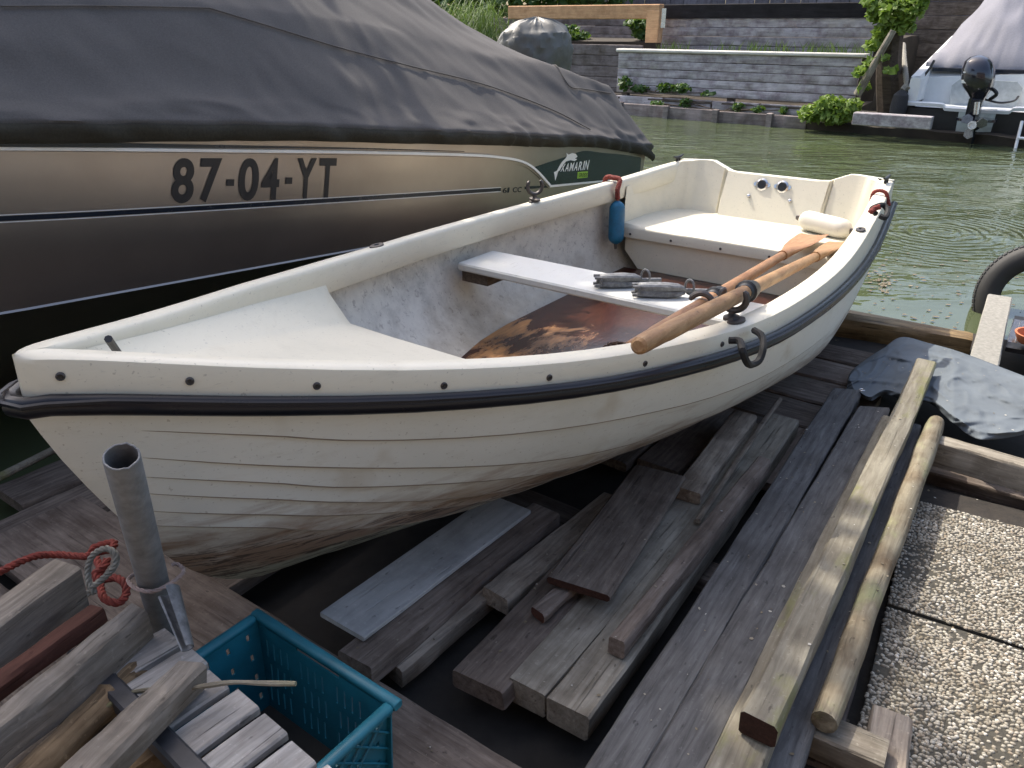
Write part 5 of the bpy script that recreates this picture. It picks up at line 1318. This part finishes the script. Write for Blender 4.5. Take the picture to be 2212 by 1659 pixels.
for k in range(520):
    p = Vector((rg_.uniform(-.8, .45), rg_.uniform(-.3, .5), rg_.uniform(-.1, .4))); L = rg_.uniform(.5, 1.1); an = rg_.uniform(0, 6.28); dx = Vector((math.cos(an), math.sin(an), 0)); P = [p + Vector((0, 0, L * (t - .75 * t * t * t * 1.3))) + dx * L * .75 * t * t for t in (0, .25, .5, .75, 1)]
    sd = Vector((-dx.y, dx.x, 0)) * .007
    q.grid([[v - sd * (1 - i * .22) for i, v in enumerate(P)], [v + sd * (1 - i * .22) for i, v in enumerate(P)]])
q.build('blades', M['grass'], RE, smooth=False)

# ---- trees behind the bank (seen in the water) and the tree over the dock
def tree(name, label, base, h, crown_blobs, n, size, seed, trunk_r=.16, top=None):
    r_ = random.Random(seed); e = empty(name, base, 0, label, 'tree'); q = MB()
    tp = Vector(top) if top else Vector((0, 0, h * .7)); q.tube(spline([(0, 0, -.3), (tp.x * .15 + .1, tp.y * .15, tp.z * .4), (tp.x * .55, tp.y * .55, tp.z * .8), tuple(tp)], 14), [trunk_r * (1 - .045 * k) for k in range(15)], 8)
    for c, rad in crown_blobs:
        c = Vector(c); s0 = tp * .75; q.tube(spline([s0, s0.lerp(c, .5) + Vector((0, 0, .15)), c], 8), [trunk_r * .35 * (1 - .1 * k) for k in range(9)], 6)
    q.build('trunk', M['trunk'], e); leaf_mesh(cloud(r_, crown_blobs, n), size, r_, 'crown', M['tree'], e); return e
trng = random.Random(21)
tl_ = ['round leafy tree seen only as a reflection, behind the reed clump', 'tall leafy tree reflected in the canal, behind the plank walls', 'broad leafy tree reflected in the canal, behind the ivy clad trunk', 'leafy tree reflected in the canal, behind the far boat', 'tall leafy tree reflected at the right, beyond the far boat', 'low leafy tree reflected between the taller ones']
for k, (x, y, h) in enumerate(((-3.2, 7.5, 5.8), (-.2, 8.5, 6.4), (8.4, 7.5, 6.2), (11.2, 6.5, 7.0), (14.5, 6.5, 8.2), (2.9, 6.6, 2.6))):
    blobs = []
    for j in range(9):
        blobs.append(((trng.uniform(-1.6, 1.6), trng.uniform(-1.3, 1.3), h * trng.uniform(.42, .95)), (trng.uniform(.7, 1.3), trng.uniform(.7, 1.2), trng.uniform(.6, 1.0))))
    tree('leafy_tree', tl_[k], BK @ Vector((x, y, .8)), h, blobs, 2200, .22, 40 + k)
# overhanging tree left of the dock: shades the bow and the loose timbers
hh = 5.6
def over(u, s_, z): return w_of(u, s_, 0) + SUN * (z / SUN.z)
tb = Vector((-7.2, 5.5, 0)); blobs = []
for (u, s_, z, ru) in ((3.9, -.9, 5.6, .75), (3.3, -.7, 5.2, .7), (2.75, -.55, 5.8, .62), (3.9, .1, 5.4, .75), (3.2, .05, 5.9, .7), (2.6, .1, 5.3, .55), (3.8, .75, 5.7, .62), (3.1, .62, 5.2, .50), (2.55, .62, 5.6, .42), (2.25, -.3, 5.5, .42), (4.6, -.3, 5.8, .8), (4.5, .7, 5.5, .7), (2.05, .45, 5.7, .28), (5.2, .3, 5.6, .8), (2.9, -.2, 6.2, .6), (3.5, -.3, 6.3, .6), (2.4, -.7, 5.9, .5), (3.3, .3, 6.4, .5), (3.3, .95, 5.5, .42), (2.8, .95, 5.8, .38), (3.8, 1.0, 5.6, .42), (2.35, .9, 5.3, .3), (1.72, -.40, 5.4, .34), (1.68, .08, 5.8, .30), (1.95, .0, 5.2, .3)):
    blobs.append((over(u, s_, z) - tb, (ru, ru * .9, ru * .6)))
tree('overhanging_tree', 'leafy tree leaning over the dock from the left, known by the shade it casts', tb, 6, blobs, 8200, .12, 77, .18, top=over(3.4, 0, 5.3) - tb)

# ---- unseen house added behind the camera for warm bounce light and reflections
def m_brick():
    t = NT('brick_wall'); b = t.n('ShaderNodeTexBrick'); b.inputs['Scale'].default_value = 1.0
    b.inputs['Brick Width'].default_value = .22; b.inputs['Row Height'].default_value = .065; b.inputs['Mortar Size'].default_value = .006
    b.inputs['Color1'].default_value = (.22, .155, .115, 1); b.inputs['Color2'].default_value = (.17, .115, .085, 1); b.inputs['Mortar'].default_value = (.3, .28, .25, 1)
    mp = t.n('ShaderNodeMapping'); mp.inputs['Rotation'].default_value = (R(90), 0, 0); tc = t.n('ShaderNodeTexCoord'); t.l(tc.outputs['Object'], mp.inputs[0]); t.l(mp.outputs[0], b.inputs['Vector'])
    t.set(Base_Color=b.outputs[0], Roughness=.85); return t.m
HS = empty('fill_light_house', (1.5, -4.2, 0), R(-12), 'unseen brick house added behind the camera for its warm bounce light', 'house')
q = MB()
for (x0, y0, x1, y1) in panel(12, 5.5, [(1.5, .9, 2.9, 2.4), (4.6, .2, 5.6, 2.4), (7.4, .9, 8.8, 2.4), (2, 3.4, 3.2, 4.7), (7, 3.4, 8.2, 4.7)]): q.add([(x0 - 6, 0, y0 - .1), (x1 - 6, 0, y0 - .1), (x1 - 6, 0, y1 - .1), (x0 - 6, 0, y1 - .1)], [(0, 1, 2, 3)])
o = q.build('wall', m_brick(), HS, smooth=False); m_ = o.modifiers.new('t', 'SOLIDIFY'); m_.thickness = .2; m_.offset = 1
for (x0, y0, x1, y1) in ((1.5, .9, 2.9, 2.4), (7.4, .9, 8.8, 2.4), (2, 3.4, 3.2, 4.7), (7, 3.4, 8.2, 4.7)):
    q = MB(); q.box((x0 - 6, -.1, y0 - .1), (x1 - 6, -.06, y1 - .1)); wn = q.build('window', M['navy'], HS, smooth=False)
    q = MB(); q.box((x0 - 6, -.058, y0 - .1), (x0 - 5.93, -.02, y1 - .1)); q.box((x1 - 6.07, -.058, y0 - .1), (x1 - 6, -.02, y1 - .1)); q.box((x0 - 5.93, -.058, y1 - .17), (x1 - 6.07, -.02, y1 - .1)); q.build('frame', M['white'], wn, smooth=False)
q = MB(); q.box((-1.4, -.12, .1), (-.4, -.07, 2.3)); q.build('door', M['w_red'], HS, smooth=False)
q = MB(); q.add([(-6.3, .4, 5.3), (6.3, .4, 5.3), (6.3, -4, 8.3), (-6.3, -4, 8.3)], [(0, 1, 2, 3)]); q.build('roof', M['w_dark'], HS, smooth=False)
pt = MB(); pt.add([(-8, -4.4, -.02), (9, -4.4, -.02), (9, .35, -.02), (-8, .35, -.02)], [(0, 1, 2, 3)])
tag(pt.build('terrace', M['terrace'], smooth=False), 'terrace the photographer stands on', None, kind='structure')

# ================================================================== FAR BOAT
FO = at(2112, 292, -.02); FO.z = 0
FM_ = Matrix.Translation(FO) @ Matrix.Rotation(BROT, 4, 'Z')
def fb(x, y, yl):
    r = ray(x, y); o = Vector((0, 0, CAM_H)); n_ = -UA; t = ((FO + n_ * yl) - o).dot(n_) / r.dot(n_); p = o + r * t - FO
    return Vector((p.dot(NA), yl, p.z))
FBT = empty('far_boat', FO, BROT, 'white and black day boat hauled out on the far bank under a grey cover', 'boat')
zb0 = fb(2110, 289, 0).z; zw = fb(2110, 214, 0).z; zg = fb(1963, 166, 0).z; xl = fb(1961, 200, 0).x; cxm = fb(2112, 230, 0).x; hwid = cxm - xl
def fsec(y):
    k = 1 - max(0, (y - 2.2) / 2.2) ** 2 * .95; return hwid * k
q = MB(); rows = []
for y in (0, .5, 1, 1.6, 2.2, 2.8, 3.3, 3.8, 4.2, 4.4):
    hw = fsec(y); rows.append([(cxm - hw, y, zw + .17 * y), (cxm - hw * .97, y, zb0 + .12 + .14 * y), (cxm - hw * .9, y, zb0 + .05 + .14 * y), (cxm, y, zb0 - .06 + .14 * y), (cxm + hw * .9, y, zb0 + .05 + .14 * y), (cxm + hw * .97, y, zb0 + .12 + .14 * y), (cxm + hw, y, zw + .17 * y)])
q.grid([[(a, b, min(c, fb(2110, 240, 0).z + .17 * b)) if k in (0, 6) else (a, b, c) for k, (a, b, c) in enumerate(r_)] for r_ in rows]); zz0 = fb(2110, 240, 0).z; q.add([(a, b, min(c, zz0)) for a, b, c in rows[0]], [(0, 1, 2, 3, 4, 5, 6)]); q.build('hull', M['black'], FBT, ang=30)
q = MB(); rows = []
for y in (0, .5, 1, 1.6, 2.2, 2.8, 3.3, 3.8, 4.2, 4.4):
    hw = fsec(y); zz = zg + .19 * y; zw_ = zw + .17 * y; rows.append([(cxm + s_ * (hw + o_), y, z_) for s_ in (-1,) for o_, z_ in ((0, zw_ - .14), (.02, zw_ + .03), (.02, zz - .03), (0, zz), (-.10, zz + .012), (-.115, zz - .02), (-.12, zw_))] )
q.grid(rows); q.grid([[(2 * cxm - a, b, c) for a, b, c in r_] for r_ in rows]); q.build('topsides', M['white'], FBT, ang=40)
# transom: white lip with a lowered motor well
zl = fb(1990, 222, 0).z; zl2 = fb(2110, 236, 0).z; wl, wr = fb(2037, 222, 0).x, 2 * cxm - fb(2037, 222, 0).x
lip = [(cxm - hwid, 0, zl), (wl - .03, 0, zl), (wl + .03, 0, zl2 + .01), (wl + .10, 0, zl2), (wr - .10, 0, zl2), (wr - .03, 0, zl2 + .01), (wr + .03, 0, zl), (cxm + hwid, 0, zl)]
q = MB(); P = spline(lip, 60); q.grid([[v + Vector((0, -.035, -.035)) for v in P], [v + Vector((0, -.04, 0)) for v in P], [v + Vector((0, -.02, .012)) for v in P], [v + Vector((0, .03, .012)) for v in P], [v + Vector((0, .05, -.02)) for v in P]]); q.build('transom_lip', M['white'], FBT, ang=50)
q = MB(); zf_ = fb(2000, 214, .2).z
q.grid([[(cxm - hwid + .1, .03, zl2 - .01), (cxm + hwid - .1, .03, zl2 - .01)], [(cxm - hwid + .1, .42, zl2 + .01), (cxm + hwid - .1, .42, zl2 + .01)], [(cxm - hwid + .1, .46, zg - .02), (cxm + hwid - .1, .46, zg + .07)], [(cxm - hwid + .1, .62, zg + .09), (cxm + hwid - .1, .62, zg + .09)]]); q.build('splash_well', M['white'], FBT, ang=30)
q = MB(); P = [(wl + .02, .40, zl2 - .005), (wl + .0, .40, zg - .10), (wl + .07, .40, zg - .03), (wr - .07, .40, zg - .03), (wr, .40, zg - .10), (wr - .02, .40, zl2 - .005)]
q.loft([P, [(a, .36, c) for a, b, c in P]]); q.build('well_panel', plain('grey_gelcoat', (.42, .45, .46), .5), FBT, smooth=False)
for sg in (-1, 1):
    q = MB(); q.rbox((cxm + sg * hwid - (.12 if sg > 0 else -.0) , -.01, zl + .0), (cxm + sg * hwid + (.12 if sg < 0 else 0), .45, zg), .02); q.build('quarter_block', M['white'], FBT)
P = [fb(x, y, -.012) for x, y in ((2073, 236), (2155, 236), (2140, 285), (2064, 285))]
q = MB(); q.loft([P, [p + Vector((0, -.02, 0)) for p in P]]); q.build('motor_plate', plain('pale_plate', (.45, .50, .48), .6), FBT, smooth=False)
# cover: tent over a centre hoop
q = MB(); rows = []; NX = 40; zh = zg + .12
for j in range(27):
    t = j / 26; y = .5 + 3.0 * t; hw = fsec(y) - .05; pk = .80 * min(1, t / .36) ** .8 if t < .6 else .80 - (t - .6) * .8
    row = []
    for i in range(NX + 1):
        x = -1 + 2 * i / NX; z = zh - .095 + .19 * y + pk * (1 - abs(x) ** 1.5) + .05 * nz(x * 5 + t * 4, t * 6, 2) + .03 * (1 - min(1, abs(nz(x * 3 + t * 2, t * 5 - x * 2, 12)) * 5)) + .03 * math.sin(abs(x) * 8 - t * 40) * (1 - t) * (1 - abs(x)) * min(1, t * 6)
        row.append((cxm + x * hw, y, z))
    if j == 0: rows.append([(a, b - .01, c - .05) for a, b, c in row])
    rows.append(row)
q.grid(rows); c_ = q.build('cover', M['fabric2'], FBT, ang=70)
q = MB(); q.rbox((cxm - hwid + .14, .455, zh - .07), (cxm + hwid - .14, .48, zh - .025), .006); q.build('cover_edge', M['navy'], c_)
for dx in (-.02,):
    q = MB(); q.tube(spline([(cxm - hwid + .09, .2, zg - .02), (cxm - hwid + .14, .25, zg + .08), (cxm - hwid + .17, .28, zg + .18)], 8), .016, 6); q.build('strap_buckle', M['black'], FBT)
# ribbed grey hose used as a rub strip
q = MB(); q.tube(spline([fb(1951, 96, 1.2), fb(1953, 130, .7), fb(1957, 165, .25), fb(1960, 192, -.02)], 40), [.030 + .004 * (k % 2) for k in range(41)], 10); q.build('ribbed_hose', M['greyrope'], FBT)
# its outboard
OM = empty('outboard_motor', FM_ @ Vector((fb(2116, 230, -.1).x, -.12, zl2 - .6)), BROT, 'glossy black outboard motor tilted on the transom of the far boat', 'outboard')
ob = Vector((fb(2116, 230, -.1).x, -.12, zl2 - .6)); F_ = lambda x, y, yl=-.15: fb(x, y, yl) - ob
glossy = plain('glossy_black', (.012, .012, .02), .16, var=.1, coat=.6)
q = MB(); rings = []
for (y, hwpx, dp, oy) in ((119, 8, .05, -.10), (123, 20, .12, -.12), (132, 30, .17, -.14), (150, 36, .20, -.15), (172, 37, .20, -.16), (186, 34, .18, -.15), (200, 24, .13, -.13), (217, 14, .08, -.11)):
    c = F_(2117 - (y - 119) * .04, y, -.2); w2 = F_(2117 + hwpx, y, -.2).x - F_(2117, y, -.2).x; rings.append([(c.x + w2 * (abs(math.cos(a)) ** .7) * (1 if math.cos(a) > 0 else -1), oy + .0 + dp * (abs(math.sin(a)) ** .7) * (1 if math.sin(a) > 0 else -1), c.z) for a in [2 * math.pi * k / 20 for k in range(20)]])
q.loft(rings); cw = q.build('cowl', glossy, OM, ang=35)
for (x0, x1, y0, y1) in ((2076, 2094, 173, 180), (2080, 2086, 155, 158)):
    P = [F_(x, y, -.47) for x, y in ((x0, y1), (x1, y1), (x1, y0), (x0, y0))]; P = [Vector((p.x + .0, p.y + .02, p.z)) for p in P]; q = MB(); q.loft([P, [p + Vector((0, .03, 0)) for p in P]]); q.build('badge', M['vwhite'], cw, smooth=False)
q = MB(); c0, c1 = F_(2112, 214), F_(2107, 262); q.rbox((c0.x - .07, -.22, c1.z), (c0.x + .07, -.04, c0.z + .02), .03); q.build('leg', glossy, OM)
q = MB(); a, b = F_(2111, 220, -.36), F_(2108, 247, -.36); q.tube([a, b], .030, 12); q.build('tilt_tube', M['chrome'], OM)
q = MB(); c = F_(2110, 258, -.25); q.loft([[(c.x + .21 * math.cos(a), -.16 + .17 * math.sin(a), c.z + dz) for a in [2 * math.pi * k / 18 for k in range(18)]] for dz in (-.015, .015)]); q.build('cavitation_plate', glossy, OM)
q = MB(); c = F_(2106, 272, -.35); q.lathe([(-.22, .02), (-.1, .05), (.06, .055), (.09, .03)], c + Vector((0, .1, 0)), (0, -1, 0), 14); q.build('gearcase', glossy, OM)
q = MB(); c = F_(2106, 285, -.2); q.loft([[c + Vector((dx, dy, dz)) for dx, dy, dz in ((s_, .08, .12), (s_, -.1, .12), (s_, -.02, -.14), (s_, .05, -.14))] for s_ in (-.012, .012)]); q.build('skeg', glossy, OM, smooth=False)
pc = F_(2101, 271, -.50)
q = MB(); q.lathe([(0, .045), (.03, .05), (.05, .045), (.05, .028), (.02, .025)], pc, (0, -1, .1), 16); hub = q.build('propeller_hub', M['chrome'], OM)
for k in range(3):
    an = R(20 + 120 * k); dv = Vector((math.cos(an), 0, math.sin(an))); tv = Vector((-math.sin(an), -.5, math.cos(an))).normalized(); q = MB()
    q.add([pc + dv * .03 - tv * .02, pc + dv * .07 - tv * .06, pc + dv * .13 - tv * .05, pc + dv * .15 + tv * .01, pc + dv * .11 + tv * .06, pc + dv * .03 + tv * .02], [(0, 1, 2, 3, 4, 5)])
    o = q.build('blade', M['galv'], hub, smooth=False); m_ = o.modifiers.new('t', 'SOLIDIFY'); m_.thickness = .008
q = MB(); q.tube(spline([F_(2140, 190, -.25), F_(2150, 197, -.3), F_(2152, 205, -.3), F_(2138, 215, -.25)], 12), .02, 8); q.build('carry_handle', M['black'], OM)
q = MB(); q.tube(spline([F_(2128, 215, -.1), F_(2160, 222, 0), F_(2190, 218, .1), F_(2200, 208, .15)], 16), .012, 6); q.build('control_cable', M['black'], OM)
e = empty('fender', FM_ @ fb(1932, 268, -.05), BROT, 'long black fender hanging at the left quarter of the far boat', 'fender'); b0 = fb(1932, 268, -.05)
a, b = fb(1933, 269, -.05) - b0, fb(1949, 194, -.05) - b0; d = b - a; L = d.length
q = MB(); q.lathe([(0, .02), (L * .05, .05), (L * .15, .085), (L * .5, .10), (L * .85, .085), (L * .95, .05), (L, .025)], a, d, 16); q.build('body', plain('fender_sock', (.035, .035, .038), .9, var=.3, scale=90, bump=.3), e)
q = MB(); q.tube([b, b + Vector((.03, .05, .06))], .03, 8); q.build('eyelet', M['greyrope'], e)
lo = FM_ @ fb(2196, 335, -.3); LD = empty('ladder', lo, BROT, 'white boarding ladder at the right edge below the far boat', 'ladder'); b0 = fb(2196, 335, -.3)
for x_ in ((2189, 338, 2208, 262), (2225, 342, 2244, 264)):
    q = MB(); q.tube([fb(x_[0], x_[1], -.3) - b0, fb(x_[2], x_[3], -.1) - b0], .017, 8); q.build('rail', M['white'], LD)
for y_, xo in ((298, 2199), (337, 2190)):
    q = MB(); q.tube([fb(xo, y_, -.25) - b0, fb(xo + 36, y_ + 3, -.25) - b0], .015, 8); q.build('rung', M['white'], LD)
# floating leaves and scum
q = MB(); rg_ = random.Random(8)
for k in range(130):
    z1 = rg_.random()
    x, y = (rg_.gauss(1950, 90), rg_.uniform(540, 745)) if z1 < .55 else (rg_.uniform(1400, 2200), rg_.uniform(280, 560)) if z1 < .8 else (rg_.uniform(2050, 2260), rg_.uniform(560, 760))
    p = at(x, y, WZ); p.z = WZ + .004; s_ = rg_.uniform(.006, .022); an = rg_.uniform(0, 6.28); n_ = 6
    q.add([p + Vector((math.cos(an + 6.28 * i / n_) * s_ * rg_.uniform(.4, 1), math.sin(an + 6.28 * i / n_) * s_ * rg_.uniform(.5, 1.0) * .7, rg_.uniform(0, .004))) for i in range(n_)], [tuple(range(n_))])
for k in range(70):
    x = rg_.gauss(1905, 14); y = rg_.gauss(612, 12); p = at(x, y, WZ); p.z = WZ + .005; s_ = rg_.uniform(.006, .018); an = rg_.uniform(0, 6.28)
    q.add([p + Vector((math.cos(an + 6.28 * i / 5) * s_ * rg_.uniform(.4, 1), math.sin(an + 6.28 * i / 5) * s_ * .7, rg_.uniform(0, .004))) for i in range(5)], [tuple(range(5))])
tag(q.build('floating_leaves', M['flake'], smooth=False), 'dead leaves and scum floating on the canal', None, kind='stuff')

# leaf litter and chips lying on the timbers and slabs
bpy.context.view_layer.update(); dg = bpy.context.evaluated_depsgraph_get(); q = MB(); rg_ = random.Random(19)
okn = ('plank', 'board', 'lath', 'deck_board', 'paving_slab', 'pebbles', 'edge_board', 'tarp', 'ground', 'pole', 'kerb')
for k in range(900):
    x, y = rg_.uniform(-.5, 1.7), rg_.uniform(.75, 2.7)
    hit, loc, nrm, idx, ob_, mx_ = scene.ray_cast(dg, Vector((x, y, .42)), Vector((0, 0, -1)))
    if not hit or nrm.z < .7 or not ob_.name.startswith(okn): continue
    if rg_.random() < .25 and ob_.name.startswith('plank'): continue
    s_ = rg_.uniform(.0015, .0048); an = rg_.uniform(0, 6.28); n_ = rg_.choice((3, 4, 5)); st_ = rg_.uniform(.35, 1)
    q.add([loc + Vector((math.cos(an) * math.cos(6.28 * i / n_) * s_ - math.sin(an) * math.sin(6.28 * i / n_) * s_ * st_, math.sin(an) * math.cos(6.28 * i / n_) * s_ + math.cos(an) * math.sin(6.28 * i / n_) * s_ * st_, .0012 + rg_.uniform(0, .0015))) for i in range(n_)], [tuple(range(n_))])
t = NT('leaf_litter_mix'); ge = t.n('ShaderNodeNewGeometry'); t.set(Base_Color=t.ramp(ge.outputs['Random Per Island'], [(0, (.06, .045, .03)), (.5, (.20, .16, .10)), (.8, (.36, .33, .27)), (1, (.55, .53, .48))]), Roughness=.8)
tag(q.build('leaf_litter', t.m, smooth=False), 'crumbs of dead leaf and wood lying on the planks and slabs', None, kind='stuff')
